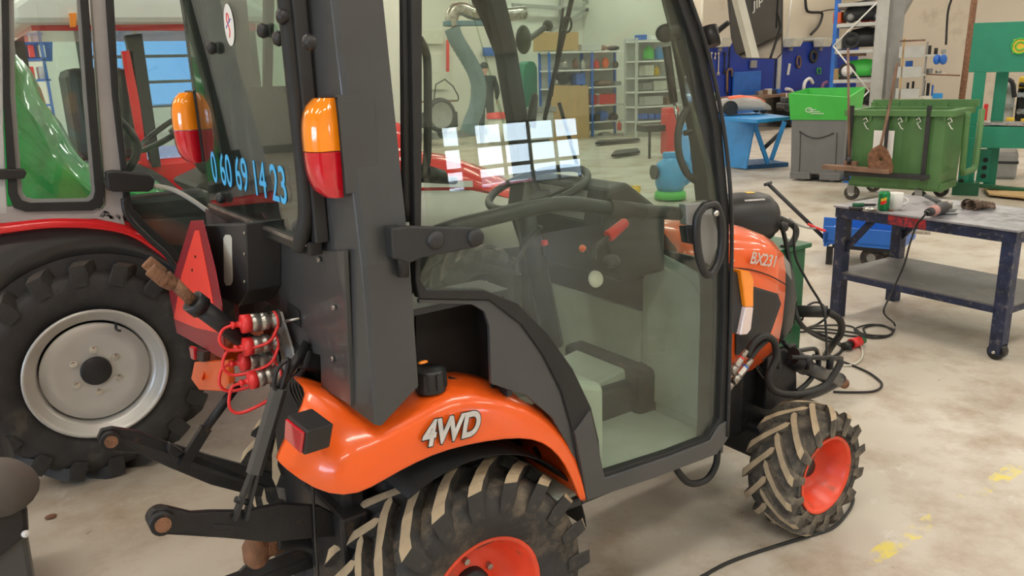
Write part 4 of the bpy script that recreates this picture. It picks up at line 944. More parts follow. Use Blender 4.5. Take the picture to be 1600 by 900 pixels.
TB(MB(), -.01, TW+.01, TD-.03, TD+.01, TH-.075, TH-.012).build('apron_rail', M['tableblue'], WT, bev=.002)
TB(MB(), -.01, .03, .03, TD-.03, TH-.075, TH-.012).build('apron_rail', M['tableblue'], WT)
TB(MB(), TW-.03, TW+.01, .03, TD-.03, TH-.075, TH-.012).build('apron_rail', M['tableblue'], WT)
M['redpatch'] = mat('worn_red_paint', (.45,.03,.03), .5, var=.3, scale=20, dirt=(.03,.03,.06), dirt_amt=.55, dscale=30)
TB(MB(), .36, .60, -.012, -.008, TH-.07, TH-.014).build('red_paint_patch', M['redpatch'], WT)
for a, v, z in ((.03,.03,.0),(TW-.03,.03,.09),(.03,TD-.03,0),(TW-.03,TD-.03,.09)):
    TB(MB(), a-.035, a+.035, v-.035, v+.035, z, TH-.012).build('leg', M['tableblue'], WT, bev=.003)
    if z:
        for dv in (-.04, .032): TB(MB(), a-.030, a+.030, v+dv, v+dv+.008, .035, .12).build('caster_fork', M['tableblue'], WT)
        MB().cyl((a, (v-.028)*tvl, .045), (a, (v+.028)*tvl, .045), .045, n=20).build('caster_wheel', M['black'], WT)
        MB().cyl((a, (v-.048)*tvl, .045), (a, (v+.048)*tvl, .045), .008, n=8).build('caster_axle', M['chrome'], WT)
TB(MB(), .0, TW, .0, TD, .30, .308).build('lower_shelf', M['shelfgrey'], WT)
for v in (0, TD-.03): TB(MB(), .05, TW-.05, v-.005, v+.035, .262, .30).build('shelf_rail', M['tableblue'], WT, bev=.002)
for a in (0, TW-.03): TB(MB(), a, a+.03, .05, TD-.05, .262, .30).build('shelf_rail', M['tableblue'], WT, bev=.002)
for v in (.03, TD-.03): MB().bar((.05, v*tvl, .45), (.24, v*tvl, TH-.06), .02, .04).build('corner_brace', M['tableblue'], WT)
# things on the table
def onT(x, y, z=TH): return at(x, y, 2, z)
p = onT(1380, 329); can = thing('drink_can', 'green drink can with a red and yellow mark on the work table', 'can', p)
MB().lathe([(0,.024),(.006,.030),(.012,.033),(.105,.033),(.113,.029),(.118,.027),(.119,.024),(.115,.022),(.115,.001)], (0,0,0), (0,0,1), 28).build('can_body', mat('green_can', (.01,.20,.06), .25, metal=.4, var=.25, scale=30), can)
MB().cyl((0,0,.1145),(0,0,.1165), .026, n=24).build('can_lid', M['chrome'], can)
vd = Vector((CX.x-p.x, CX.y-p.y, 0)).normalized(); sd = Vector((-vd.y, vd.x, 0))
for k, (z0, mm) in enumerate(((.045, M['red']), (.062, M['yellow']))):
    b = MB(); b.loft([[ (math.cos(t)*vd+math.sin(t)*sd)*.0336 + Z*(z0+.02*r_+.012*t) for t in [(-.55+1.0*i/8) for i in range(9)]] for r_ in (0,1)]); b.build('can_mark', mm, can)
p = onT(1398, 327); mug = thing('mug', 'white mug beside the green can on the work table', 'mug', p)
MB().lathe([(.0,.001),(0,.036),(.004,.040),(.10,.043),(.102,.041),(.098,.038),(.008,.036),(.008,.001)], (0,0,0), (0,0,1), 32).build('mug_body', M['white'], mug)
MB().tube([sd*(.042+.026*math.sin(PI*i/10)) + Z*(.078-.05*i/10) for i in range(11)], .0065, 8).build('mug_handle', M['white'], mug)
def between(a, b_, z): return Vector((*at(a[0],a[1],2,z).xy, z)), Vector((*at(b_[0],b_[1],2,z).xy, z))
A, B = between((1326,326), (1372,327), TH+.014)
k = thing('trowel', 'steel scraper with black handle lying in front of the can', 'tool', A, world=True)
MB().cyl(A, A.lerp(B,.45), .014, .012, n=12).build('tool_handle', M['black'], k); MB().cyl(A.lerp(B,.45), B, .009, n=10).build('tool_blade', M['chrome'], k)
A, B = between((1332,320), (1368,320), TH+.012)
k = thing('screwdriver', 'dark green handled tool lying behind the scraper on the table', 'tool', A, world=True)
MB().cyl(A, A.lerp(B,.5), .013, n=10).build('tool_handle', M['darkgreen'], k); MB().cyl(A.lerp(B,.5), B, .008, n=8).build('tool_shaft', M['black'], k)
tag(MB().lathe([(0,.001),(0,.014),(.01,.013),(.011,.001)], (0,0,0), (0,0,1), 12).build('nut', M['rust']), 'small rusty nut right of the green can', 'nut').location = onT(1392, 330)
# angle grinder
A, B = between((1450,332), (1492,318), TH+.04)
G = thing('angle_grinder', 'grey angle grinder lying on the work table', 'grinder', Vector((A.x,A.y,TH)), world=True)
MB().lathe([(0,.015),(.0,.022),(.05,.026),(.11,.030),(.16,.036),(.21,.037),(.26,.03),(.28,.012)], A, (B-A), 18).build('grinder_body', M['cab_dull'], G)
MB().lathe([(.04,.0255),(.045,.030),(.10,.031),(.105,.0295)], A, (B-A), 18).build('grinder_band', mat('pinkish_label', (.45,.22,.2), .5), G)
MB().lathe([(-.02,.008),(.0,.018),(.004,.018)], A, (B-A), 12).build('cord_boot', M['black'], G)
hd = A+(B-A).normalized()*.27
MB().cyl(hd+Vector((0,0,-.02)), hd+Vector((0,0,.035)), .03, n=16).build('gear_head', M['steel'], G)
MB().lathe([(0,.001),(0,.062),(.003,.062),(.003,.001)], hd+Vector((0,0,-.034)), (0,0,1), 28).build('grinding_disc', M['lightgrey'], G)
MB().lathe([(0,.045),(.02,.066),(.024,.066),(.006,.04)], hd+Vector((0,0,-.03)), (0,0,1), 24).build('disc_guard', M['grey'], G)
MB().cyl(hd, onT(1447,306,TH+.03), .016, .013, n=12).build('side_handle', M['cab_dull'], G)
# pair of work gloves
M['glove'] = mat('soiled_glove_cloth', (.10,.065,.045), .95, var=.5, scale=30, bump=.5, dirt=(.28,.22,.17), dirt_amt=.3, dscale=20)
for i, (x, y, rz) in enumerate(((1514,324,.3),(1530,327,-.2))):
    p = onT(x, y)
    g = thing('work_glove', ('crumpled brown work glove nearest the grinder' if i == 0 else 'crumpled brown work glove at the right, furthest from the grinder'), 'glove', p, rz, 'pair of gloves on the table')
    MB().sph((0,0,.022), .05, 14, 9, (.9,.7,.42)).build('palm', M['glove'], g)
    for kx in range(4): MB().tube(spline([(.02,-.028+.018*kx,.025),(.06,-.034+.021*kx,.032),(.09,-.03+.018*kx,.018)], 4), [.011]*7+[.010,.006], 8).build('glove_finger', M['glove'], g)
    MB().tube(spline([(-.01,-.03,.02),(.02,-.06,.02),(.05,-.065,.012)], 4), [.012]*7+[.010,.006], 8).build('glove_thumb', M['glove'], g)
    MB().lathe([(0,.030),(.045,.036),(.046,.032),(.0,.026)], (-.03,0,.024), (-1,0,.1), 14).build('glove_cuff', M['glove'], g)
# grinder cord down to the floor pile
def fl(x, y, z=.008): return at(x, y, 2, z)
cord = [A+(B-A).normalized()*(-.02), onT(1440,342,TH+.005), at(1432,352,0,3.57), at(1422,380,0,3.56), at(1412,415,0,3.55), at(1392,460,0,3.5), at(1381,488,0,3.42), fl(1398,507), fl(1392,522), fl(1360,528), fl(1335,515), fl(1362,507), fl(1394,514), fl(1388,524), fl(1350,522), fl(1330,510), fl(1300,508), fl(1270,510)]
hang('power_cord', M['rubber'], cord, .0055, G, 6, 8)
XC = thing('extension_cable', 'dark cables coiled on the floor with a red plug, before the work table', 'cable', Vector((*fl(1335,541).xy, 0)), world=True)
loops = [fl(1240,512), fl(1290,514), fl(1335,520), fl(1372,528), fl(1395,520), fl(1378,508), fl(1350,512), fl(1352,524), fl(1330,525), fl(1300,520), fl(1262,518), fl(1238,520)]
hang('power_cord', M['rubber'], loops, .006, XC, 6, 8)
hang('power_cord', M['rubber'], [at(1243,508,0,2.9), fl(1300,530), fl(1316,541), fl(1310,553), fl(1290,560), fl(1270,555)], .009, XC, 8, 8)
hang('pale_cord', M['offwhite'], [fl(1337,532), fl(1347,545), fl(1346,560), fl(1332,570), fl(1312,571)], .006, XC, 6, 8)
tag(hang('power_cord', M['rubber'], [fl(1300,560), fl(1322,567), fl(1342,575), fl(1362,585), fl(1378,600), fl(1366,611), fl(1330,613), fl(1302,612)], .006, None, 6, 8), 'dark cable looping right of the front linkage on the floor', 'cord')
tag(hang('power_cord', M['rubber'], [fl(1095,902), fl(1140,878), fl(1200,857), fl(1262,838), fl(1302,824), fl(1325,800), fl(1333,782), fl(1330,770)], .006, None, 6, 8), 'dark cable running along the floor round the small front wheel', 'cord')
pl_a, pl_b = fl(1318,541,.03), fl(1347,532,.03)
P_ = XC
d = pl_b-pl_a
MB().cyl(pl_a, pl_a+d*.4, .022, n=14).build('plug_boot', M['black'], P_); MB().cyl(pl_a+d*.4, pl_a+d*.85, .030, n=16).build('plug_body', M['red_cap'], P_); MB().cyl(pl_a+d*.85, pl_a+d*1.08, .022, n=12).build('plug_end', M['darkgreen'], P_)
# blue hand cart behind the table
c0, c1 = at(1288,403,2,0), at(1412,395,2,0)
KC = PL(at(1290,392,2,.12), (.32,-.95))
K = thing('hand_cart', 'blue two-wheeled hand cart with a long steel drawbar standing behind the work table', 'cart', Vector((KC.P.x,KC.P.y,0)), world=True)
b = KC.box(MB(), 1286,358,1411,384, .02); b.build('side_board', M['blue'], K, bev=.004)
KC.box(MB(), 1286,344,1411,372, .02, d=.55).build('side_board', M['blue'], K, bev=.004)
KC.box(MB(), 1287,362,1294,385, .55).build('end_board', M['blue'], K, bev=.004); KC.box(MB(), 1404,362,1411,385, .55).build('end_board', M['blue'], K, bev=.004)
KC.box(MB(), 1288,380,1409,386, .55).build('cart_floor', M['blue'], K)
KC.box(MB(), 1300,385,1400,392, .50, d=.03).build('cart_frame', M['black'], K)
for x in (1362, 1383):
    d_ = .06 if x == 1362 else .38
    p = KC.p(x, 391, d_); p.z = .085
    MB().cyl(p, p-KC.n*.05, .085, n=22).build('cart_wheel', M['tyre'], K); MB().cyl(p+KC.n*.004, p-KC.n*.055, .035, n=14).build('wheel_hub', M['grey'], K)
KC.box(MB(), 1291,386,1300,404, .03, d=.03, zb=0).build('stand_leg', M['black'], K)
hA = KC.p(1288, 372, .25); hB = KC.w(KC.q(1200,287,.1)[0], KC.q(1200,287,.1)[1], .1)
hn = MB().cyl(hA, hB, .017, n=12).build('drawbar', M['cab_dull'], K); MB().cyl(hB-KC.n*.07, hB+KC.n*.07, .014, n=10).build('drawbar_grip', M['cab_dull'], hn)
tag(hang('hose_end', M['red_cap'], [KC.p(1262,350,-.05), KC.p(1278,357,-.05), KC.p(1290,361,-.05)], .011, None, 8), 'red hose end hooked at the front of the blue cart', 'hose')
tag(hang('grey_hose', M['grey'], [KC.p(1233,341,-.05), KC.p(1245,350,-.05), KC.p(1262,356,-.05), KC.p(1275,357,-.06)], .009, None, 8), 'grey hose leading to the red hose end over the blue cart', 'hose')
tag(MB().bar(KC.p(1405,362,.0), KC.p(1450,364,.25), .05, .02).build('steel_flat', M['steel']), 'flat steel bar sticking out of the blue cart to the right', 'bar')
# green welding set behind the bonnet
W0 = thing('welding_set', 'dark green welding machine standing in front of the orange bonnet', 'welder', (2.25,.62,0), world=True)
MB().bx(1.80, 2.55, .42, .82, .10, .72).build('welder_case', M['darkgreen'], W0, bev=.01)
MB().bx(1.78, 2.57, .40, .84, .72, .745).build('welder_lid', M['darkgreen'], W0, bev=.006)
for x in (1.88, 2.48):
    for y in (.46,.78): MB().cyl((x,y-.02,.05),(x,y+.02,.05), .05, n=16).build('caster_wheel', M['black'], W0)
hang('carry_handle', M['cab_dull'], [at(1190,352,1,.44), at(1202,339,1,.42), at(1222,343,1,.42), at(1243,357,1,.42), at(1239,377,1,.42), at(1222,388,1,.44)], .016, W0, 10)
MB().cyl(at(1238,486,1,.40), at(1293,487,1,.25), .030, n=14).build('torch_grip', M['cab_dull'], W0)
hang('welding_cable', M['rubber'], [at(1293,487,1,.25), at(1312,500,1,.22), at(1314,520,1,.25), at(1300,540,1,.3), fl(1290,556,.02)], .018, W0, 10)
hang('welding_cable', M['rubber'], [at(1195,342,1,.42), at(1218,350,1,.42), at(1228,380,1,.40), at(1236,430,1,.35), at(1240,475,1,.3), at(1255,510,1,.25), fl(1290,532,.02), fl(1330,545,.02)], .011, W0, 8)
hang('welding_cable', M['rubber'], [at(1241,350,1,.40), at(1243,400,1,.36), at(1262,440,1,.3), at(1285,480,1,.25), at(1291,520,1,.2), at(1292,560,1,.15)], .006, W0, 8)
hang('welding_cable', M['rubber'], [at(1253,500,1,.35), at(1262,478,1,.38), at(1280,473,1,.4), at(1294,490,1,.38), at(1280,505,1,.35), fl(1262,512,.02)], .006, W0, 8)
hang('coiled_cable', M['rubber'], [at(1182,352,1,.46), at(1192,340,1,.44), at(1210,338,1,.42), at(1215,355,1,.42), at(1200,366,1,.44), at(1186,362,1,.46), at(1190,345,1,.44), at(1205,330,1,.43), at(1222,345,1,.43)], .013, W0, 10)
H0 = at(1168, 326, 1, .52); H0.z = max(.745+.133, min(H0.z, .90))
WH = thing('welding_helmet', 'black welding helmet with a yellow sticker lying on the welding machine', 'helmet', Vector((H0.x,H0.y,.745)), world=True)
ha = Vector((.94,-.30,-.02)).normalized()
sh = MB().lathe([(-.19,.100),(-.15,.120),(-.05,.128),(.06,.124),(.10,.112),(.12,.09)], H0, ha, 28).build('helmet_shell', M['black'], WH, solid=.004)
b = MB(); b.loft([[H0+ha*(t)+ (Z*math.cos(a)+ha.cross(Z)*math.sin(a))*.1295 for t in (-.02,.025)] for a in (-.25,-.1,.05,.2)]); b.build('yellow_sticker', M['yellow'], sh)
b = MB(); b.loft([[H0+ha*(t)+ (Z*math.cos(a)+ha.cross(Z)*math.sin(a))*.130 for t in (-.07,.04)] for a in (.62,.70)]); b.build('silver_print', M['silver'], sh)
hang('head_band', M['black'], [H0+ha*.08+Z*.08, H0+ha*.15+Z*.07, H0+ha*.18+Z*.0, H0+ha*.14-Z*.07, H0+ha*.08-Z*.08], .008, WH, 8)
MB().lathe([(0,.024),(.02,.022),(.022,.001)], H0+ha*.09+Vector((0,-.115,-.03)), (0,-1,0), 14).build('band_knob', M['black'], WH)
# ================================================================== FAR SIDE OF THE HALL
def TG(o, label, cat, group=None): return tag(o, label, cat, group)
# steel column
CL = PL(at(1378, 150, 1, 6.6), (.57,-.82))
co = thing('steel_column', 'pale grey steel column standing behind the green and lime containers', 'column', Vector((CL.P.x, CL.P.y, 0)), world=True)
a0 = CL.q(1366,80)[0]; a1 = CL.q(1384,80)[0]; a2 = CL.q(1400,80)[0]
CL.sbox(MB(), a0, a1, 0, ZC, .02).build('front_flange', M['lightgrey'], co, bev=.004)
CL.sbox(MB(), a0, a1, 0, ZC, .02, .3).build('rear_flange', M['lightgrey'], co, bev=.004)
CL.sbox(MB(), a1-.02, a2+.1, 0, ZC, .02, .1).build('side_plate', M['grey'], co, bev=.004)
TG(CL.box(MB(), 1380,75,1388,290, .03, -.12, zb=.0).build('grey_plank', M['grey'], None), 'dark grey plank leaning against the pale steel column', 'plank')
# ---- wheeled waste containers
DP = PL(at(1331, 288, 2, .2), (.20,-.98))
DU = thing('waste_container', 'large olive green wheeled container with broom and shovel at its front', 'container', Vector((DP.P.x,DP.P.y,0)), world=True)
sl, zb = DP.q(1331,286); sr, _ = DP.q(1452,293); zt = 1.10
W_ = sr-sl; m_ = .06; DD = .72
def taper(b, a0, a1, z0, z1, e, dep, d=0):
    """box that widens by e towards the top"""
    return b.hexa([DP.w(a0+e,z0,d+e), DP.w(a1-e,z0,d+e), DP.w(a1-e,z0,d+dep-e), DP.w(a0+e,z0,d+dep-e), DP.w(a0,z1,d), DP.w(a1,z1,d), DP.w(a1,z1,d+dep), DP.w(a0,z1,d+dep)])
sl -= .08; sr += .14
ribs = 9
pr = []
for k in range(ribs+1):
    t = k/ribs; pr.append((sl+.04+(sr-sl-.08)*t, .012 if k % 2 else -.004))
def ring(z, e):
    P = [DP.w(a+e*(1-2*(i/ribs)), z, dd+e) for i, (a, dd) in enumerate(pr)]
    return P + [DP.w(sr-.04-e, z, DD-e), DP.w(sl+.04+e, z, DD-e)]
MB().loft([ring(.20,.02), ring(.55,.01), ring(zt-.10,.0)], sm=False, closed=True).prism(ring(.20,.02), (0,0,.01)).build('container_body', M['green_bin'], DU)
rim_o = [DP.w(sl-.05,zt-.10,-.05), DP.w(sr+.05,zt-.10,-.05), DP.w(sr+.05,zt-.10,DD+.05), DP.w(sl-.05,zt-.10,DD+.05)]
rim_i = [DP.w(sl+.05,zt-.10,.05), DP.w(sr-.05,zt-.10,.05), DP.w(sr-.05,zt-.10,DD-.05), DP.w(sl+.05,zt-.10,DD-.05)]
MB().ringprism(rim_o, rim_i, (0,0,.07)).build('container_rim', M['green_bin'], DU, bev=.006)
for k in range(6):
    a = sl+.05+(sr-sl-.1)*k/5; DP.sbox(MB(), a-.012, a+.012, zt-.16, zt-.1, .03, -.03).build('rim_rib', M['green_bin'], DU)
DP.sbox(MB(), sl-.02, sr+.08, zt-.03, zt+.05, .04, DD+.02).build('rear_lip', M['green_bin'], DU, bev=.004)
for k in range(5):
    a = sl+(sr-sl)*k/4; DP.sbox(MB(), a-.03, a+.03, zt-.05, zt+.02, .03, DD+.0).build('lid_hinge', M['green_bin'], DU)
hb = MB(); hb.tube([DP.w(sr+.10,z,d_) for z, d_ in ((zt-.06,.25),(zt-.12,.25),(.42,.28),(.36,.34),(.36,.75),(.42,.8),(zt-.06,.82))], .035, 8).build('side_handle', M['green_bin'], DU)
DP.sbox(MB(), sl+.02, sr-.03, .17, .26, DD-.15, .05).build('container_foot', M['green_bin'], DU, bev=.01)
for x, d_ in ((1331,.10),(1437,.10),(1364,.85),(1470,.85)):
    a = DP.q(x, 300, d_)[0]; c = DP.w(a, .085, d_)
    f = MB().cyl(c-DP.n*.02, c+DP.n*.025, .085, n=20).build('caster_wheel', M['tyre'], DU); MB().cyl(c-DP.n*.022, c+DP.n*.028, .04, n=14).build('wheel_hub', M['lightgrey'], f)
    DP.sbox(MB(), a-.04, a+.04, .09, .2, .012, d_-.05).build('caster_fork', M['grey'], DU)
for x in (1327, 1447): DP.box(MB(), x-4, 165, x+3, 283, .02, -.06 if x < 1400 else -.05).build('steel_strap', M['cab_dull'], DU)
DP.box(MB(), 1383, 165, 1388, 240, .015, -.05).build('steel_strap', M['cab_dull'], DU)
DP.box(MB(), 1364,204,1396,247, .006, -.035).build('paper_label', M['white'], DU)
for x in (1353, 1407, 1436, 1485):
    p = [DP.p(x+dx, 190+dy, -.03) for dx, dy in ((-4,-3),(0,-6),(3,0),(-3,2),(1,10),(4,12))]
    MB().tube(p, .006, 5).build('chalk_mark', M['white'], DU)
tray = DP.box(MB(), 1318,271,1448,278, .12, -.16); tray.build('front_shelf', M['cab_dull'], DU, bev=.004)
pl = MB().bar(DP.p(1287,260,-.20), DP.p(1392,268,-.20), .12, .05); TG(pl.build('wooden_board', M['wood'], None, bev=.004), 'brown wooden board lying across the ledge in front of the green container', 'board')
# broom and shovel standing in front
A, B = DP.p(1325,75,-.10), DP.p(1327,245,-.12)
t = thing('broom', 'brown wooden handled broom upright at the left of the green container', 'broom', Vector((B.x,B.y,.3)), world=True)
MB().cyl(A, B, .014, n=10).build('handle', M['wood'], t); MB().cyl(B, DP.p(1327,256,-.12), .02, .03, n=10).build('socket', M['cab_dull'], t)
DP.box(MB(), 1318,252,1338,259, .06, -.13).build('broom_head', M['wood'], t)
A, B = DP.p(1402,98,-.18), DP.p(1376,228,-.24)
t = thing('shovel', 'long handled shovel with a rusty blade hanging on the green container', 'shovel', Vector((B.x,B.y,.3)), world=True)
MB().tube(spline([A, DP.p(1390,165,-.18), B], 6), .015, 10).build('handle', M['wood'], t)
bl = [(1374,226),(1381,228),(1388,236),(1393,248),(1396,262),(1394,270),(1378,271),(1360,268),(1356,258),(1356,242),(1362,233)]
rows = [[DP.p(1376+(x-1376)*k, 249+(y-249)*k, -.24+.05*(1-k)) for x, y in bl] for k in (1.0,.75,.45,.1)]
MB().loft(rows, closed=True).build('blade', M['rust'], t, solid=.004)
# grey and lime container
GP = PL(at(1237, 278, 2, .04), (.33,-.94))
GB = thing('grey_container', 'grey wheeled container with a lime green upper part, left of the olive one', 'container', Vector((GP.P.x,GP.P.y,0)), world=True)
g0 = GP.q(1234,230)[0]; g1 = GP.q(1318,235)[0]; gd = .75
def gt(b, z0, z1, e0, e1): return b.hexa([GP.w(g0+e0,z0,e0), GP.w(g1-e0,z0,e0), GP.w(g1-e0,z0,gd-e0), GP.w(g0+e0,z0,gd-e0), GP.w(g0+e1,z1,e1), GP.w(g1-e1,z1,e1), GP.w(g1-e1,z1,gd-e1), GP.w(g0+e1,z1,gd-e1)])
M['bin_grey'] = mat('grey_moulded_plastic', (.17,.175,.18), .5, var=.06)
gz = GP.q(1275,187)[1]
gt(MB(), .10, gz, .02, 0).build('lower_body', M['bin_grey'], GB, bev=.02)
GP.sbox(MB(), g0+.02, g0+.30, .03, .13, gd, 0).build('fork_foot', M['bin_grey'], GB, bev=.01); GP.sbox(MB(), g1-.30, g1-.02, .03, .13, gd, 0).build('fork_foot', M['bin_grey'], GB, bev=.01)
hang('moulded_arc', M['cab_dull'], GP.line([(1249,205),(1262,213),(1276,216),(1290,213),(1303,208)], -.004), .008, GB, 6)
for x in (1251, 1300): hang('moulded_edge', M['cab_dull'], [GP.p(x if x<1270 else x+8,207,-.003), GP.p(x-2 if x<1270 else x+5,268,-.003)], .005, GB, 5)
top = [GP.w(g0-.03,gz+.36,-.05), GP.w(g1+.03,gz+.30,-.05), GP.w(g1+.03,gz+.40,gd+.05), GP.w(g0-.03,gz+.40,gd+.05)]
bot = [GP.w(g0,gz,0), GP.w(g1,gz,0), GP.w(g1,gz,gd), GP.w(g0,gz,gd)]
MB().loft([bot, top], sm=False, closed=True).build('upper_part', M['lime'], GB, solid=.03)
for k, zz in enumerate((0,.03,.06)): GP.box(MB(), 1263+k*2,171+k*3,1275+k*6,172+k*3, .004, -.045).build('white_print', M['white'], GB)
MB().tube([GP.p(1264+5*math.cos(t_), 172+3.4*math.sin(t_), -.045) for t_ in [2*PI*i/14 for i in range(14)]], .006, 5, closed=True).build('white_print', M['white'], GB)
hang('white_band', M['white'], GP.line([(1274,160),(1276,156),(1290,155),(1308,158),(1316,157)], .3), .012, GB, 6)
for x in (1254, 1300):
    a = GP.q(x,283,.12)[0]; c = GP.w(a,.05,.12); MB().cyl(c-GP.n*.02, c+GP.n*.02, .05, n=16).build('caster_wheel', M['lightgrey'], GB)
TG(MB().bx(0,.45,0,.4,0,.14).build('blue_crate', M['blue'], None), 'low blue crate on the floor behind the olive container', 'crate').location = at(1352,294,2,0)+Vector((.5,.3,0))
# ---- lift tables
LP = PL(at(1125, 258, 2, 0), (-.20,-.98))
LT = thing('lift_table', 'blue scissor lift table with a light blue side panel leaning out', 'lift table', Vector((LP.P.x,LP.P.y,0)), world=True)
MB().prism([LP.p(1118,180,0), LP.p(1180,186,0), LP.p(1165,264,-.25), LP.p(1112,258,-.25)], -LP.n*.03).build('side_panel', M['liftblue'], LT, bev=.004)
TP2 = PL(LP.p(1118,180), (.95,-.62))
dk = [at(1117,182,2,.86), at(1183,187,2,.86), at(1236,182,2,.86), at(1178,175,2,.86)]
MB().prism(dk, (0,0,-.05)).build('deck', M['liftblue'], LT, bev=.004)
lu = PL(at(1180,262,2,.02), (.95,-.35))
lu.box(MB(), 1165,256,1232,263, .7, 0, zb=0).build('base_frame', mat('dark_blue_paint', (.01,.08,.2), .5), LT, bev=.004)
for d_ in (0,.6):
    MB().bar(lu.p(1178,192,d_), lu.p(1200,256,d_), .03, .07, lu.u).build('scissor_arm', M['liftblue'], LT, bev=.003)
    MB().bar(lu.p(1226,190,d_), lu.p(1205,250,d_), .03, .07, lu.u).build('scissor_arm', M['liftblue'], LT, bev=.003)
MB().cyl(lu.p(1190,235,.3), lu.p(1222,205,.3), .035, n=12).build('ram', M['cab_dull'], LT)
TG(MB().prism([at(1084,195,1,7.6), at(1100,190,1,7.6), at(1104,262,1,7.3), at(1076,258,1,7.3)], (.05,.3,0)).build('leaning_sheet', M['liftblue'], None, bev=.01), 'light blue slanting sheet seen through the cab beside the door edge', 'panel')
# robotic mower and chassis on the lift table
p = at(1157,178,2,.87)
rm = thing('robotic_mower', 'grey robotic mower with orange top on the lift table', 'mower', p, math.atan2(-.58,.82))
M['mower_grey'] = mat('mower_grey', (.28,.27,.26), .4); 
MB().loft([[Vector((x, y*h, z)) for y, z in ((-.28,.06),(-.28,.14*k),(-.20,.25*k),(0,.28*k),(.20,.25*k),(.28,.14*k),(.28,.06))] for x, h, k in ((-.42,.7,.55),(-.30,.95,.85),(0,1,1),(.25,.95,.85),(.42,.7,.45))]).build('shell', M['mower_grey'], rm, solid=.01)
MB().loft([[Vector((x, y*h, z+.012)) for y, z in ((-.20,.23*k),(-.1,.275*k),(.1,.275*k),(.20,.23*k))] for x, h, k in ((-.22,.8,.93),(0,1,1.0),(.22,.8,.87),(.36,.5,.66))]).build('orange_cover', mat('mower_orange', (.75,.13,.05), .35), rm, solid=.006)
for s in (-1,1):
    MB().cyl((-.24, s*.24, .11),(-.24, s*.32, .11), .11, n=18).build('wheel', M['black'], rm); MB().cyl((.3, s*.18,.05),(.3,s*.22,.05), .05, n=12).build('front_wheel', M['black'], rm)
p = at(1226,174,2,.87)+Vector((.25,-.1,0))
cm = thing('mower_chassis', 'stripped dark mower chassis lying upside down beside the robotic mower', 'chassis', p, math.atan2(-.58,.82))
MB().bx(-.32,.30,-.22,.22,.05,.13).build('chassis_plate', M['black'], cm, bev=.02)
MB().bx(-.28,.05,-.15,.15,.13,.22).build('motor_cover', M['cab_dull'], cm, bev=.02)
for x, y, r_ in ((.22,-.2,.10),(.22,.2,.10),(-.25,-.18,.06),(-.25,.18,.06)): MB().cyl((x,y-.03,r_),(x,y+.03,r_), r_, n=16).build('wheel', M['tyre'], cm)
for k in range(5): MB().cyl((-.25+.1*k,-.1+.05*k,.2),(-.18+.09*k,.12-.03*k,.27), .014, n=6).build('linkage_rod', M['steel'], cm)
# ---- tool wall
TY = 11.9
def tw(x, y, Y=TY): return at(x, y, 1, Y)
PBs = [(1098,66,1137,168),(1139,66,1210,168),(1212,66,1298,168),(1300,68,1345,168)]
M['peg'] = mat('blue_pegboard', (.012,.045,.36), .45, var=.12, scale=3)
for k, (x0,y0,x1,y1) in enumerate(PBs):
    A, B = tw((x0+x1)/2, (y0+y1)/2, TY+.02), None
    xa, xb = tw(x0,110,TY+.02).x, tw(x1,110,TY+.02).x
    l = ['blue tool board beside the cab edge, behind the orange mower','blue tool board left of the slotted strip, behind the mirror','blue tool board between the slotted strip and the blue rack post','blue tool board partly hidden behind the racking'][k]
    pb = TG(MB().bx(xa, xb-.03, TY, TY+.03, .85, tw(1200,66,TY).z).build('tool_board', M['peg'], None, bev=.004), l, 'tool board')
TG(MB().bx(tw(1092,170,TY).x, 20.9, TY-.75, TY-.05, .80, .86).build('workbench_top', M['wood'], None), 'long workbench top under the blue tool boards', 'workbench')
for k, (x0, x1) in enumerate(((1100,1135),(1150,1185),(1235,1300))):
    xa, xb = tw(x0,200,11.2).x, tw(x1,200,11.2).x
    c = thing('bench_cabinet', ['dark bench cabinet under the tool wall, behind the blue panel','dark bench cabinet behind the lift table legs','dark bench cabinet behind the grey container'][k], 'cabinet', (xa,11.2,0), world=True)
    MB().bx(xa, xb, 11.2, 11.75, .05, .80).build('carcass', M['cab_dull'], c); 
    for j in range(3): d_ = MB().bx(xa+.02, xb-.02, 11.185, 11.2, .1+.23*j, .3+.23*j).build('drawer', M['blue'], c); MB().bx((xa+xb)/2-.06,(xa+xb)/2+.06,11.17,11.185,.2+.23*j,.215+.23*j).build('handle', M['steel'], d_)
strip = TG(MB().bx(tw(1213,100).x, tw(1218,100).x, TY-.06, TY-.02, .86, tw(1215,85).z).build('slotted_strip', M['lightgrey'], None), 'upright slotted strip between two blue tool boards', 'strip')
# tools hanging on the boards
def spanner(px, y0, y1, lbl, w_=.03, m='chrome'):
    A, B = tw(px, y0, TY-.03), tw(px-1, y1, TY-.03)
    t = thing('spanner', lbl, 'spanner', B, world=True, group='spanners on the blue tool boards')
    MB().bar(A, B, w_, .012, (0,1,0)).build('shank', M[m], t)
    MB().lathe([(-.01,.012),(-.01,w_*1.1),(.01,w_*1.1),(.01,.012)], A, (0,1,0), 16).build('ring_end', M[m], t)
    MB().prism([B+Vector((dx*w_,-.008,dz*w_)) for dx, dz in ((-1.2,-1.4),(-.5,-1.6),(-.4,-.6),(.4,-.6),(.5,-1.6),(1.2,-1.4),(1.1,.2),(.4,.9),(-.4,.9),(-1.1,.2))], (0,.016,0)).build('open_end', M[m], t)
for k, (x, y0, y1) in enumerate(((1106,84,90),(1112,83,90),(1118,84,90))): spanner(x, y0, y1, ['first short spanner in the row beside the mirror arm','second short spanner in the row beside the mirror arm','third short spanner in the row beside the mirror arm'][k])
spanner(1123,84,114,'longest bright spanner on the tool board left of the mirror', .04)
spanner(1133,84,112,'dark long spanner right of the bright one', .035, 'cab_dull')
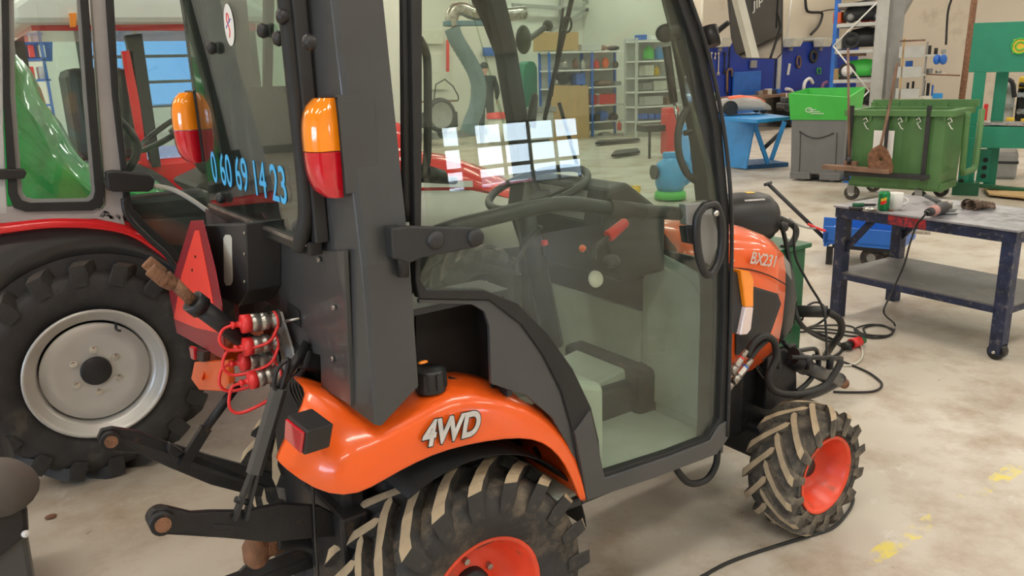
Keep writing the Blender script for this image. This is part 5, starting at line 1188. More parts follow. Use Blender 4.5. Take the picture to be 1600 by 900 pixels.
TG(MB().tube(spline([tw(1136,145,TY-.04),tw(1136,120,TY-.04),tw(1137,110,TY-.04),tw(1143,109,TY-.04),tw(1144,120,TY-.04)],5), .03, 8).build('hanging_belt', M['wood'], None), 'brown belt hanging over the edge of the tool board', 'belt')
TG(MB().bx(tw(1141,130).x, tw(1183,130).x, TY-.12, TY-.06, tw(1160,155,TY-.1).z, tw(1160,112,TY-.1).z).build('blue_screen', M['blue'], None, bev=.01), 'plain blue rectangular plate standing before the tool board under the mirror', 'plate')
for k, (x, y, l) in enumerate(((1177,106,'small grey bracket on the tool board right under the mirror'),)):
    TG(MB().bx(0,.22,0,.06,0,.18).build('wall_bracket', M['grey'], None, bev=.01), l, 'bracket').location = tw(x,y,TY-.06)
g = TG(MB().prism([tw(1230,117,TY-.04),tw(1233,117,TY-.04),tw(1236,100,TY-.04),tw(1233,99,TY-.04)], (0,.03,0)).build('scraper', M['white'], None), 'white scraper hung slanting on the tool board', 'scraper')
TG(MB().tube([tw(1248+3*math.cos(t_),97+9*math.sin(t_),TY-.04) for t_ in [2*PI*i/16 for i in range(16)]], .025, 6, closed=True).build('tape_roll', M['wood'], None), 'oval brown strap roll on the tool board', 'strap')
TG(MB().tube([tw(1271+4.5*math.cos(t_),88+8*math.sin(t_),TY-.04) for t_ in [2*PI*i/18 for i in range(18)]], .05, 6, closed=True).build('filter_strap', M['cab_dull'], None), 'dark round filter strap on the tool board', 'strap')
TG(MB().tube([tw(x,y,TY-.04) for x,y in ((1277,107),(1282,107),(1282,115),(1277,115),(1277,107))], .02, 6).build('green_clamp', M['lime'], None), 'small pale green clamp on the tool board', 'clamp')
for k, (pts, l) in enumerate(([[(1262,150),(1256,140),(1258,128),(1265,123),(1270,130)], 'tall white bent pipe on the bench under the round strap'], [[(1228,139),(1236,141),(1240,150)], 'short white bent pipe on the bench'], [[(1292,128),(1286,132),(1284,150)], 'mauve white pipe beside the blue rack post'], [[(1268,150),(1272,142),(1280,146),(1281,152)], 'white coiled pipe beside the tall bent one'])):
    TG(hang('bent_pipe', M['white'] if k != 2 else M['purple'], [tw(x,y,TY-.3) for x,y in pts], .045, None, 8), l, 'pipe', 'bent pipes on the workbench')
for k, x in enumerate((1129, 1240, 1287)):
    A = tw(x, 70, TY-.25); lf = thing('wall_light', ['pale box light above the tool wall left of the mirror','pale box light right of the mirror','pale box light beside the blue rack post'][k], 'light', A, world=True)
    MB().hexa([A+Vector(q) for q in ((-.16,-.1,-.05),(.16,-.1,-.05),(.16,.2,-.05),(-.16,.2,-.05),(-.22,-.18,.17),(.22,-.18,.17),(.22,.2,.17),(-.22,.2,.17))]).build('light_body', M['offwhite'], lf, bev=.01)
    MB().cyl(A+Vector((.03,.1,-.15)), A+Vector((.03,.1,-.04)), .05, n=12).build('light_neck', M['grey'], lf)
TG(MB().bx(tw(1120,62).x, tw(1310,62).x, TY-.10, TY+.06, tw(1200,64).z, tw(1200,59).z).build('cable_duct', M['lightgrey'], None), 'long pale duct running above the blue tool boards', 'duct')
TG(hang('air_hose', M['rubber'], [tw(1258,-8), tw(1260,14), tw(1266,19), tw(1283,20), tw(1284,28), tw(1278,42), tw(1267,54)], .035, None, 8), 'black hose bending down the wall above the tool boards', 'hose')
TG(hang('wall_cable', M['rubber'], [tw(1283,18), tw(1300,15), tw(1330,15)], .015, None, 6), 'thin black cable running along the wall to the racking', 'cable')
TG(hang('wall_wire', M['offwhite'], [tw(1097,-10), tw(1096,60)], .02, None, 6), 'pale upright pipe on the wall beside the cab edge', 'pipe')
TG(hang('wall_pipe', M['lightgrey'], [tw(1238,-12), tw(1229,60)], .02, None, 6), 'pale pipe on the wall right of the mirror', 'pipe')
for k in range(8):
    x = 1105+k*6 if k < 3 else 1186+ (k-3)*7
    TG(MB().bx(-.08,.08,-.06,.06,0,.10+.02*(k%3)).build('bench_box', M[['red','offwhite','green_bin','steel','wood','offwhite','cab_dull','blue'][k]], None, bev=.01), ['red','cream','green','steel','brown','white','black','blue'][k]+' small box on the workbench, '+('before the left tool board' if k < 3 else 'behind the stripped mower chassis'), 'box', 'small boxes on the workbench').location = Vector((tw(x,150,TY-.4).x, TY-.4, .86))
# ---- racking with mowers
RK = PL(at(1337, 100, 1, 8.0), (.50,-.866))
rk = thing('storage_rack', 'blue and pale storage rack full of mowers behind the lime container', 'rack', Vector((RK.P.x,RK.P.y,0)), world=True)
r0 = RK.q(1302,100)[0]; r1 = RK.q(1372,100)[0]
def rz_(y): return RK.q(1335,y)[1]
RK.sbox(MB(), r0-.05, r0+.02, 0, 3.6, .05).build('upright', M['blue'], rk); RK.sbox(MB(), r0-.05, r0+.02, 0, 3.6, .05, .8).build('upright', M['blue'], rk)
RK.sbox(MB(), r1-.10, r1-.03, 0, 3.6, .05).build('upright', M['blue'], rk); RK.sbox(MB(), r1-.1, r1-.03, 0, 3.6, .05, .8).build('upright', M['blue'], rk)
SH = [4, 36, 78, 124, 168]
for y in SH: RK.sbox(MB(), r0, r1-.05, rz_(y)-.07, rz_(y), .85).build('shelf', M['lightgrey'], rk, bev=.004)
for (xa,ya,xb,yb) in ((1372,2,1302,72),(1302,72,1358,142),(1358,142,1335,165)): MB().cyl(RK.p(xa,ya,-.03), RK.p(xb,yb,-.03), .016, n=8).build('brace', M['white'], rk)
def small_mower(x, y, L, H, body, wheel, l, dz=0, wr=.12):
    p = RK.p(x, y, .15); p.z = rz_(y); t = thing('lawn_mower', l, 'mower', p, math.atan2(RK.u.y, RK.u.x), group='mowers on the rack')
    MB().loft([[Vector((xx, yy, z)) for yy, z in ((.0,.06),(-.0,.16*k+.04),(.08,H*k),(.30,H*k),(.38,.16*k+.04),(.38,.06))] for xx, k in ((-L*.5,.5),(-L*.32,.9),(0,1),(L*.35,.9),(L*.5,.5))]).build('deck', M[body], t, solid=.012)
    MB().bx(-L*.5, L*.5, .04, .34, .03, .12).build('base_plate', M['black'], t, bev=.02)
    for s in (-1,1):
        for yy in (-.03,.36): w_ = MB().cyl((s*L*.33, yy, wr),(s*L*.33, yy+.05, wr), wr, n=22).build('wheel', M['black'], t); MB().lathe([(0,.001),(.0,wr*.62),(-.012,wr*.66),(-.012,.001)], (s*L*.33, yy-.001, wr), (0,1,0), 18).build('hub_cap', M[wheel], w_)
    return t
small_mower(1348,124,.95,.40,'lime','white','bright green mower with white wheel caps on the third shelf of the rack', wr=.17)
small_mower(1352,76,.85,.42,'black','cab_dull','black mower with a grey wheel on the second shelf of the rack', wr=.17)
small_mower(1350,34,.8,.42,'cab_dull','grey','dark grey engine mower on the top shelf of the rack', wr=.10)
small_mower(1330,166,1.0,.34,'black','cab_dull','black mower on the lowest visible shelf just above the lime container', wr=.12)
for x, y, c, l in ((1312,34,'orange','rusty orange part at the left of the top shelf of the rack'),(1356,34,'red','red box behind the top mower on the rack'),(1308,124,'cardboard','brown box beside the green mower'),(1312,76,'offwhite','cream can at the left of the second shelf'),(1318,124,'wood','brown box under the shelf beside the green mower'),(1335,168,'offwhite','white bag behind the lowest mower')):
    p = RK.p(x, y, .45); p.z = rz_(y); TG(MB().bx(-.09,.12,-.1,.1,0,.22).build('rack_box', M[c], None, bev=.01), l, 'box').location = p
TG(RK.box(MB(), 1310,84,1352,88, .5, .1).build('wooden_board', M['wood'], None), 'brown board lying above the green mower on the rack', 'board')
# ---- grey shelving right of the column
SG = PL(at(1440, 110, 1, 5.6), (.50,-.87))
sg_ = thing('drawer_shelf', 'pale grey shelving with open bins right of the steel column', 'shelving', Vector((SG.P.x,SG.P.y,0)), world=True)
for (x0,y0,x1,y1) in ((1405,72,1444,90),(1402,104,1440,121),(1399,139,1436,154)): SG.box(MB(), x0,y0,x1,y1, .5).build('shelf_front', M['lightgrey'], sg_, bev=.004)
for (x0,y0,x1,y1) in ((1444,85,1480,88),(1440,115,1478,118),(1436,150,1470,154),(1436,185,1470,189)): SG.box(MB(), x0,y0,x1,y1, .45, .05).build('side_shelf', M['offwhite'], sg_)
SG.box(MB(), 1406,60,1409,190, .03, zb=0).build('shelf_post', M['cardboard'], sg_); SG.box(MB(), 1444,65,1447,150, .03, .1, zb=0).build('shelf_post', M['grey'], sg_)
SG.box(MB(), 1406,62,1446,65, .02).build('shelf_bar', M['wood'], sg_)
for x, y, h, w_, c, l, cat in ((1452,85,14,5,'cab_dull','cluster of dark drill bits on the top side shelf','bit'),(1462,85,10,6,'iron','second cluster of dark bits on the top side shelf','bit'),(1474,85,8,8,'grey','grey tray on the top side shelf','tray'),(1420,104,9,12,'blue','dark blue cap lying in the middle open bin','cap'),(1452,115,8,10,'grey','grey fitting on the middle side shelf','fitting'),(1466,115,5,10,'steel','steel fitting on the middle side shelf','fitting'),
    (1418,139,10,4,'iron','first dark cylinder in the lowest bin','cylinder'),(1426,139,12,4,'iron','second dark cylinder in the lowest bin','cylinder'),(1442,150,24,4,'iron','tallest black cylinder on the lower side shelf','cylinder'),(1449,150,20,5,'iron','black cylinder right of the tallest one','cylinder'),(1456,150,17,3,'blue','dark blue upright can on the lower side shelf','can')):
    A, B = SG.p(x, y, .2), SG.p(x, y-h, .2); r_ = (SG.p(x+w_/2,y,.2)-A).length
    TG(MB().cyl(A, A+Vector((0,0,(B-A).length)), r_, n=14).build(l.split(' ')[-1] if cat=='x' else cat+'_item', M[c], None, bev=.004), l, cat)
TG(SG.box(MB(), 1457,146,1473,154, .2, .0).build('blue_tray', M['liftblue'], None, bev=.01), 'bright blue tray at the edge of the lower side shelf', 'tray')
gp = thing('safety_goggles', 'pair of blue goggles hanging under the top side shelf', 'goggles', SG.p(1470,94), world=True)
for x in (1464,1474): MB().sph(SG.p(x,93,-.02), .085, 12, 8, (1,.6,1)).build('goggle_lens', M['blue'], gp)
TG(MB().cyl(SG.p(1447,116,0), SG.p(1500,118,.1), .012, n=8).build('long_rod', M['rust'], None), 'thin rusty rod sticking out from the middle side shelf', 'rod')
# rusty pipe and cable on the wall
TG(MB().cyl(at(1523,-5,0,13.5), Vector((at(1500,165,0,13.5).x, at(1500,165,0,13.5).y, 0)), .05, n=10).build('rusty_pipe', M['rust'], None), 'rusty upright pipe on the cream wall left of the green press', 'pipe')
TG(hang('hanging_cable', M['rubber'], [at(1488,-5,0,15), at(1481,20,0,15), at(1478,70,0,15)], .02, None, 6), 'thin black cable hanging down the cream wall', 'cable')
TG(MB().bar(at(1425,-8,1,6.8), at(1404,28,1,6.8), .12, .08).build('knee_brace', M['grey'], None), 'grey slanting brace at the top of the steel column', 'brace')
# ---- hydraulic press
PR = PL(at(1510, 290, 2, .1), (.42,-.91))
hp = thing('hydraulic_press', 'large sea green workshop press with a yellow badge', 'press', Vector((PR.P.x,PR.P.y,0)), world=True)
PR.poly(MB(), [(1522,36),(1680,30),(1680,112),(1513,113)], .22).build('top_beam', M['press'], hp, bev=.006)
def legx(x0, x1, y0, y1, dep, d=0, **k): PR.box(MB(), x0,y0,x1,y1, dep, d, **k).build('column', M['press'], hp, bev=.006)
legx(1512,1531,113,292,.06); legx(1546,1566,113,290,.06, .35); legx(1640,1660,113,290,.06)
PR.poly(MB(), [(1514,197),(1680,200),(1680,233),(1512,231)], .20, -.03).build('press_bed', M['press'], hp, bev=.006)
PR.poly(MB(), [(1527,191),(1680,195),(1680,198),(1525,195)], .35, -.03).build('bed_plate', M['steel'], hp)
legp = PR.poly(MB(), [(1503,215),(1522,215),(1512,288),(1496,288)], .05, -.08).build('leg', M['press'], hp, bev=.004)
PR.poly(MB(), [(1532,233),(1550,233),(1545,285),(1524,285)], .05, .30).build('leg', M['press'], hp, bev=.004)
for x, y, d_ in ((1505,240,-.10),(1503,265,-.10),(1502,283,-.10),(1540,250,.28),(1538,262,.28),(1537,275,.28)):
    p = PR.p(x,y,d_); MB().cyl(p, p+PR.n*.012, .028, n=12).build('bolt_hole', M['dark'], hp)
PR.box(MB(), 1488,286,1530,297, .25, -.16, zb=0).build('foot', M['darkgreen'], hp, bev=.004)
MB().bar(PR.p(1530,290,.1), PR.p(1660,302,.1), .10, .04).build('foot_rail', M['darkgreen'], hp)
bd = PR.box(MB(), 1583,61,1602,83, .006, -.01).build('badge', M['yellow'], hp)
for r_ in (.045,.085):
    c = PR.p(1594,72,-.014); MB().tube([c+PR.u*(r_*math.cos(t_))+Z*(r_*math.sin(t_)) for t_ in [.6+(2*PI-1.2)*i/18 for i in range(19)]], .009, 5).build('badge_ring', M['lime'], bd)
TG(MB().prism([at(1530,289,2,.03), at(1600,296,2,.03), at(1680,300,2,.03), at(1680,318,2,.03), at(1545,305,2,.03)], (0,0,.02)).build('plywood_sheet', M['cardboard'], None), 'pale plywood sheet on the floor under the green press', 'sheet')
# engines and tank behind the press
EP = PL(PR.p(1575,200,1.5), (.42,-.91))
for k, (x, y0, y1, w_, c, l) in enumerate(((1573,122,192,24,'lightgrey','pale grey gearbox casing standing behind the press column'),(1600,130,192,22,'iron','dark engine block behind the press at the right edge'))):
    e = thing('engine_block', l, 'engine', EP.p(x,y1), world=True)
    EP.box(MB(), x-w_/2,y0+6,x+w_/2,y1, .5).build('casting', M[c], e, bev=.04)
    EP.box(MB(), x-w_/3,y0,x+w_/4,y0+8, .4, .05).build('cover', M[c], e, bev=.02)
    for j in range(6): p = EP.p(x-w_/3+ (j%3)*w_/3, y0+18+ (j//3)*26, -.01); MB().cyl(p, p+EP.n*.05, .035, n=10).build('boss', M['steel'], e)
    hang('engine_hose', M['rubber'], [EP.p(x-6,y0+2,-.05), EP.p(x+8,y0+6,-.1), EP.p(x+12,y0+30,-.1)], .03, e, 8)
TG(EP.box(MB(), 1545,191,1680,196, .7, -.1, zb=None).build('engine_bench', M['steel'], None), 'steel bench top carrying the engines behind the press', 'bench')
TG(EP.box(MB(), 1572,184,1585,192, .12, -.25).build('yellow_box', M['yellow'], None, bev=.01), 'small yellow box at the foot of the pale gearbox casing', 'box')
TG(EP.box(MB(), 1595,186,1606,192, .12, -.25).build('yellow_box', M['yellow'], None, bev=.01), 'yellow box at the right edge behind the press', 'box')
TG(EP.box(MB(), 1592,120,1606,138, .2, -.02).build('yellow_cover', M['yellow'], None, bev=.02), 'yellow and dark cover on top of the dark engine', 'cover')
TG(EP.box(MB(), 1536,162,1543,193, .06, -.05).build('red_bottle', M['red_cap'], None, bev=.02), 'red bottle standing between the press columns', 'bottle')
tk_ = thing('metal_tank', 'dull grey square tank under the engine bench behind the press', 'tank', EP.p(1565,278), world=True)
EP.box(MB(), 1548,238,1590,280, .6, .0, zb=0).build('tank_body', M['grey'], tk_, bev=.04); EP.box(MB(), 1546,252,1592,256, .62, -.01).build('tank_band', M['cab_dull'], tk_, bev=.01)
# ================================================================== SEEN THROUGH THE CAB GLASS
# two shelving units against the back wall
def shelf_unit(P, name, label, xs, ys, yt, dep, postm, shm, n_):
    t = thing('shelving_unit', label, 'shelving', Vector((P.P.x,P.P.y,0)), world=True)
    a = [P.q(x, 150)[0] for x in xs]
    for k, aa in enumerate(a):
        for d_ in (0, dep-.04): P.sbox(MB(), aa-.03, aa+.03, 0, P.q(930,yt)[1], .04, d_).build('post', M[postm], t)
    for y in ys:
        z = P.q((xs[0]+xs[-1])/2, y)[1]; P.sbox(MB(), a[0], a[-1], z-.035, z, dep).build('shelf', M[shm], t)
    P.sbox(MB(), a[0], a[-1], .1, P.q(930,yt)[1], .02, dep).build('back_sheet', M['lightgrey'], t)
    return t
SA = PL(at(925, 219, 1, 13.6), (1,-.12))
shelf_unit(SA, 'a', 'blue and white shelving unit against the back wall, with a red crate in it', (860,926,978), (80,108,136,165,191,218), 80, .5, 'blue', 'white', 6)
SB = PL(at(1030, 200, 1, 12.3), (1,-.15))
shelf_unit(SB, 'b', 'pale metal shelving unit between the blue one and the tool wall', (995,1066), (63,94,120,142,165,188), 60, .5, 'lightgrey', 'white', 6)
def item(P, x, y, w_, h, c, l, cat, name=None, shape='box', d=.1, grp=None):
    """a thing standing on the shelf whose edge is at pixel y"""
    A = P.p(x, y-1, d); sc = (P.p(x+w_,y,d)-P.p(x,y,d)).length; hh = (P.p(x,y-h,d)-P.p(x,y,d)).length
    b = MB()
    if shape == 'box': b.hexa([A+P.u*(sx*sc/2)-P.n*dd+Z*z for z in (0,hh) for sx, dd in ((-1,0),(1,0),(1,.25),(-1,.25))])
    elif shape == 'can': b.lathe([(0,.001),(0,sc/2),(hh*.75,sc/2),(hh*.82,sc*.25),(hh,sc*.22),(hh,.001)], A-P.n*.12, (0,0,1), 14)
    else: b.sph(A-P.n*.12+Z*hh*.5, .5, 10, 7, (sc,sc,hh))
    o = b.build(name or cat.replace(' ','_'), M[c], None, bev=.01 if shape == 'box' else 0); tag(o, l, cat, grp); return o
item(SA,946,164,32,16,'red_cap','red plastic crate on a middle shelf of the blue shelving','crate')
item(SA,934,165,6,18,'white','upright white box left of the red crate','box')
item(SA,936,108,8,14,'red_cap','red round object on the top shelf bay of the blue shelving','tin',shape='can')
item(SA,950,108,10,18,'orange','orange machine part on the top bay right of the red tin','machine part',shape='ball')
item(SA,966,108,8,12,'iron','dark part at the right of the top bay','machine part',shape='ball')
item(SA,945,136,26,10,'wood','brown bundle on the second shelf of the blue shelving','bundle',shape='ball')
item(SA,966,136,10,8,'grey','grey box at the right of the second shelf','box')
item(SA,945,191,18,18,'blue','blue motor on the shelf under the red crate','motor',shape='ball')
item(SA,962,191,14,14,'iron','black motor right of the blue motor','motor',shape='ball')
item(SA,934,191,8,12,'iron','dark part left of the blue motor','machine part')
item(SA,950,217,20,10,'grey','grey casting on the bottom shelf','casting',shape='ball')
item(SA,972,205,6,14,'red_cap','red canister at the right foot of the blue shelving','canister',shape='can',d=-.2)
item(SA,885,108,14,14,'steel','heap of wrapped grey parts on the left top bay','parts',shape='ball')
item(SA,903,108,8,16,'rust','rust red tin on the left top bay','tin',shape='can')
item(SA,915,108,6,14,'offwhite','cream bottle on the left top bay','bottle',shape='can')
item(SA,884,133,22,20,'iron','large dark machine part on the left second bay','machine part',shape='ball')
item(SA,908,133,14,18,'blue','dark blue box on the left second bay','box')
item(SA,872,133,8,8,'offwhite','white mask at the left end of the second bay','mask',shape='ball')
for k,(x,w_,c,l) in enumerate(((925,30,'lightgrey','long grey profiles lying on top of the blue shelving'),(945,14,'wood','brown roll on top of the blue shelving'),(962,18,'iron','dark rusty parts at the right top of the blue shelving'))): item(SA,x,80,w_,10-k,c,l,'parts',shape='ball' if k else 'box')
bx_ = SA.box(MB(), 849,50,904,79, .5, .1).build('cardboard_box', M['cardboard'], None, bev=.01); tag(bx_, 'large cardboard box with red corners on top of the shelving', 'box')
for x0, x1 in ((849,860),(886,904)): SA.poly(MB(), [(x0,79),(x1,79),(x1,64 if x0>860 else 74),((x0+x1)/2,64),(x0,72 if x0>860 else 64)], .004, .094).build('red_corner', M['red_cap'], bx_) if False else None
cbp = SA.poly(MB(), [(863,133),(919,134),(922,238),(858,238)], .03, -.35); tag(cbp.build('chipboard_sheet', M['cardboard'], None), 'tan chipboard sheet leaning against the front of the blue shelving', 'sheet')
item(SB,1018,93,14,20,'lime','green jerry can on the second shelf of the pale shelving','can',shape='can')
item(SB,1034,93,13,20,'liftblue','pale blue jerry can beside the green one','can',shape='can')
item(SB,1030,119,8,15,'yellow','yellow bottle on the third shelf of the pale shelving','bottle',shape='can')
item(SB,1015,119,14,16,'offwhite','cream box left of the yellow bottle','box')
item(SB,1032,142,20,15,'offwhite','pale machine on the fourth shelf','machine')
item(SB,1012,142,14,12,'grey','grey case left of the pale machine','case')
item(SB,1022,165,28,14,'lightgrey','wide white box on the fifth shelf','box')
item(SB,1048,165,12,12,'wood','brown box right of the wide white one','box')
for k in range(4): item(SB,1008+k*10,187,8,8,'blue','blue small bin, '+['first','second','third','fourth'][k]+' from the left on the lowest shelf','bin',grp='blue small bins on the lowest shelf')
for k in range(3): item(SB,1006+k*16,63,10,8-k,['blue','white','grey'][k],['blue','white','grey'][k]+' packet on top of the pale shelving','packet')
# low frames on the floor before them
for k,(x0,y0,x1,y1,l) in enumerate(((930,222,1000,226,'long dark rail lying on the floor before the blue shelving'),(955,238,1000,245,'flat dark ramp plate lying on the floor'))):
    P=[at(x0,y1,2,.04),at(x1,y1-6,2,.04),at(x1-4,y0-4,2,.04),at(x0+6,y0,2,.04)]; tag(MB().prism(P,(0,0,.04)).build('ramp_plate',M['iron'],None),l,'plate')
RS = PL(at(1046,245,2,.02), (1,-.3))
t = thing('red_trolley','red trolley with a dark frame standing before the pale shelving','trolley',Vector((RS.P.x,RS.P.y,0)),world=True)
RS.box(MB(),1044,176,1058,240,.3,zb=.05).build('red_body',M['red_cap'],t,bev=.03); RS.box(MB(),1010,196,1042,206,.4,.1).build('dark_tray',M['iron'],t,bev=.01)
for x in (1014,1040): RS.box(MB(),x,204,x+3,240,.03,.1,zb=0).build('leg',M['iron'],t)
RS.box(MB(),1045,168,1062,178,.3).build('red_top',M['red_cap'],t,bev=.03)
# blue vacuum cleaner
p = at(1047,312,2,0)
VC = thing('blue_vacuum','round light blue vacuum cleaner on a green base seen low through the cab','vacuum',p,-.6)
M['sky'] = mat('sky_blue_plastic',(.03,.30,.62),.35)
MB().lathe([(.12,.001),(.12,.16),(.2,.19),(.36,.20),(.46,.17),(.52,.10),(.54,.001)],(0,0,0),(0,0,1),24).build('drum',M['sky'],VC)
MB().cyl((-.2,-.05,.36),(-.235,-.06,.36),.09,n=18).build('intake',M['black'],VC)
MB().tube(spline([(.17,-.05,.2),(.25,-.08,.3),(.22,-.05,.45),(.1,0,.52)],5),.03,8).build('handle',M['sky'],VC)
MB().bx(-.1,.1,-.05,.05,.52,.6).build('top_cap',M['sky'],VC,bev=.02)
MB().lathe([(.02,.001),(.02,.20),(.10,.19),(.12,.15)],(0,0,0),(0,0,1),20).build('base',M['lime'],VC)
for a in (0,2.1,4.2): MB().sph((.17*math.cos(a),.17*math.sin(a),.03),.03,8,6).build('foot_wheel',M['black'],VC)
YB = PL(at(985,318,2,.0),(1,-.25))
t = thing('yellow_jack','yellow floor machine with a square post seen low through the cab','jack',Vector((YB.P.x,YB.P.y,0)),world=True)
YB.box(MB(),958,296,1000,312,.35,zb=.04).build('yellow_body',M['yellow'],t,bev=.01); YB.box(MB(),993,291,1001,300,.1,.05).build('post',M['yellow'],t)
MB().prism([YB.p(955,296,.1),YB.p(965,284,.1),YB.p(975,296,.1)],-YB.n*.15).build('yellow_fin',M['yellow'],t)
YB.box(MB(),996,308,1003,320,.2,.1,zb=0).build('foot',M['black'],t)
# green cabinet, red sign, bracing, hose
GCp = PL(at(830,168,1,14.5),(1,-.1))
b = MB(); gcp=[GCp.p(x,y) for x,y in ((817,214),(817,112),(820,100),(828,95),(836,97),(840,106),(841,214))]; b.prism(gcp,-GCp.n*.4)
tag(b.build('green_bin',M['press'],None,bev=.03),'tall rounded dark green bin standing left of the cardboard box','bin')
wt_ = thing('work_bench','grey steel bench below the tall green bin','bench',Vector((GCp.P.x,13.8,0)),world=True)
BP = PL(at(845,215,1,13.4),(1,-.1)); BP.box(MB(),824,168,870,175,.6).build('bench_top',M['grey'],wt_); BP.box(MB(),828,175,866,213,.5,.05,zb=.05).build('bench_body',M['lightgrey'],wt_,bev=.01)
sgn = MB().prism([at(x,y,1,16.44) for x,y in ((945,56),(957,56),(957,67),(945,67))],(0,.03,0)).build('red_sign',M['red_cap'],None); tag(sgn,'small red sign with a white arrow on the back wall','sign')
MB().prism([at(x,y,1,16.43) for x,y in ((949,65),(953,65),(953,60),(955,60),(951,57),(947.5,60),(949,60))],(0,.005,0)).build('white_arrow',M['white'],sgn)
br = thing('wall_bracing','grey steel cross bracing high on the back wall','bracing',(at(930,20,1,16.2).x,16.2,0),world=True)
for (x0,y0,x1,y1,w_) in ((800,8,1075,24,.10),(865,-30,1040,75,.08),(1000,-30,860,48,.08)): MB().bar(at(x0,y0,1,16.25),at(x1,y1,1,16.25),.05,w_).build('brace_bar',M['grey'],br)
for x in (877,1017): MB().bar(at(x,-20,1,16.3),at(x,60,1,16.3),.1,.1,(0,1,0)).build('brace_post',M['grey'],br)
EXP = PL(at(735,40,1,8.6),(1,-.2))
ex = thing('exhaust_arm','pale blue exhaust extraction arm with hanging grey hose','exhaust arm',Vector((EXP.P.x,EXP.P.y,1.0)),world=True)
M['dustblue'] = mat('dusty_blue_metal',(.10,.20,.26),.5); M['hosegrey'] = mat('grey_blue_hose',(.13,.20,.22),.7,bump=.3)
MB().tube(spline(EXP.line([(706,42),(706,26),(712,15),(724,14),(738,20),(770,24),(820,20)]),5),.10,12).build('duct_elbow',M['steel'],ex)
EXP.box(MB(),698,32,770,40,.18,-.09).build('duct_bracket',M['dustblue'],ex,bev=.01)
hp_ = spline(EXP.line([(706,44),(713,62),(730,90),(743,115),(748,140),(744,170),(736,190),(730,208)]),8)
MB().tube(hp_,[.115+.010*(i%2) for i in range(len(hp_))],12).build('hanging_hose',M['hosegrey'],ex)
tag(MB().bar(at(740,-20,1,8.7),at(742,22,1,8.7),.06,.06,(0,1,0)).build('hanger_rod',M['grey'],None),'grey rod carrying the exhaust arm from the roof','rod')
# far bench corner seen beside the pillar
WL = 16.4
egg = tag(MB().prism([at(x,y,1,WL) for x,y in ((656,45),(692,45),(692,69),(656,69))],(0,.05,0)).build('storage_board',M['offwhite'],None,bev=.02),'pale panel with rows of round bins on the far wall','panel')
for i in range(6):
    for j in range(4): q=at(659+6*i,48+6*j,1,WL-.03); MB().sph(q,.045,8,5).build('round_bin',M['offwhite'],egg)
tag(MB().prism([at(x,y,1,WL) for x,y in ((698,62),(702,62),(702,112),(698,112))],(0,.03,0)).build('red_strip',M['red_cap'],None),'narrow red strip upright on the far wall','strip')
tag(MB().prism([at(x,y,1,WL) for x,y in ((755,74),(778,74),(778,87),(755,87))],(0,.03,0)).build('blue_board',M['blue'],None),'small dark blue board on the far wall beside the man','board')
tb_ = tag(MB().prism([at(x,y,1,WL) for x,y in ((672,112),(700,112),(700,140),(672,140))],(0,.06,0)).build('tool_board',M['offwhite'],None),'pale tool board with upright tools on the far wall','tool board')
for k in range(8): q=at(674+3.5*k,112,1,WL-.06); MB().cyl(q,q+Vector((0,0,.12+.1*(k%3))),.025,n=8).build('upright_tool',M[['red_cap','iron','grey','blue'][k%4]],tb_)
FC = PL(at(697,216,1,14.6),(1,0))
fc_ = thing('parts_trolley','dark parts trolley with a large wheel on it, far left through the cab','trolley',Vector((FC.P.x,FC.P.y,0)),world=True)
FC.box(MB(),676,157,716,160,.7).build('top_board',M['wood'],fc_,bev=.01); FC.box(MB(),676,175,716,200,.6,.05).build('lower_box',M['iron'],fc_,bev=.03)
c = FC.p(688,180,-.05); MB().lathe([(-.08,.30),(-.10,.36),(0,.40),(.10,.36),(.08,.30)],c,(0,1,0),26).build('tyre',M['tyre_side'],fc_); MB().lathe([(-.02,.001),(-.02,.2),(-.06,.30)],c,(0,1,0),20).build('wheel_rim',M['grey'],fc_)
q = FC.p(691,208,.1); MB().cyl(q-Vector((0,.03,0)),q+Vector((0,.03,0)),.12,n=16).build('caster_wheel',M['black'],fc_)
MB().loft([[FC.p(x,y,d_) for x,y in ((678,156),(681,132),(695,124),(708,135),(716,150),(716,157))] for d_ in (0,.25,.5)],sm=True).build('covered_machine',M['iron'],fc_,solid=.03)
q=at(783,205,1,13.8); dr=thing('red_lid_barrel','pale barrel with a red lid standing right of the man','barrel',Vector((q.x,q.y,0)),world=True)
MB().lathe([(0,.001),(0,.30),(.6,.32),(.62,.001)],(q.x,q.y,0),(0,0,1),22).build('barrel_body',M['offwhite'],dr); MB().lathe([(.60,.34),(.72,.32),(.74,.001)],(q.x,q.y,0),(0,0,1),22).build('barrel_lid',M['red_cap'],dr)
tag(hang('dark_pipe',M['black'],[at(925,160,1,5.5),at(938,180,1,5.4),at(939,205,1,5.3),at(930,228,1,5.2),at(915,238,1,5.1)],.05,None,8),'black bent pipe seen through the cab before the blue shelving','pipe') if False else None
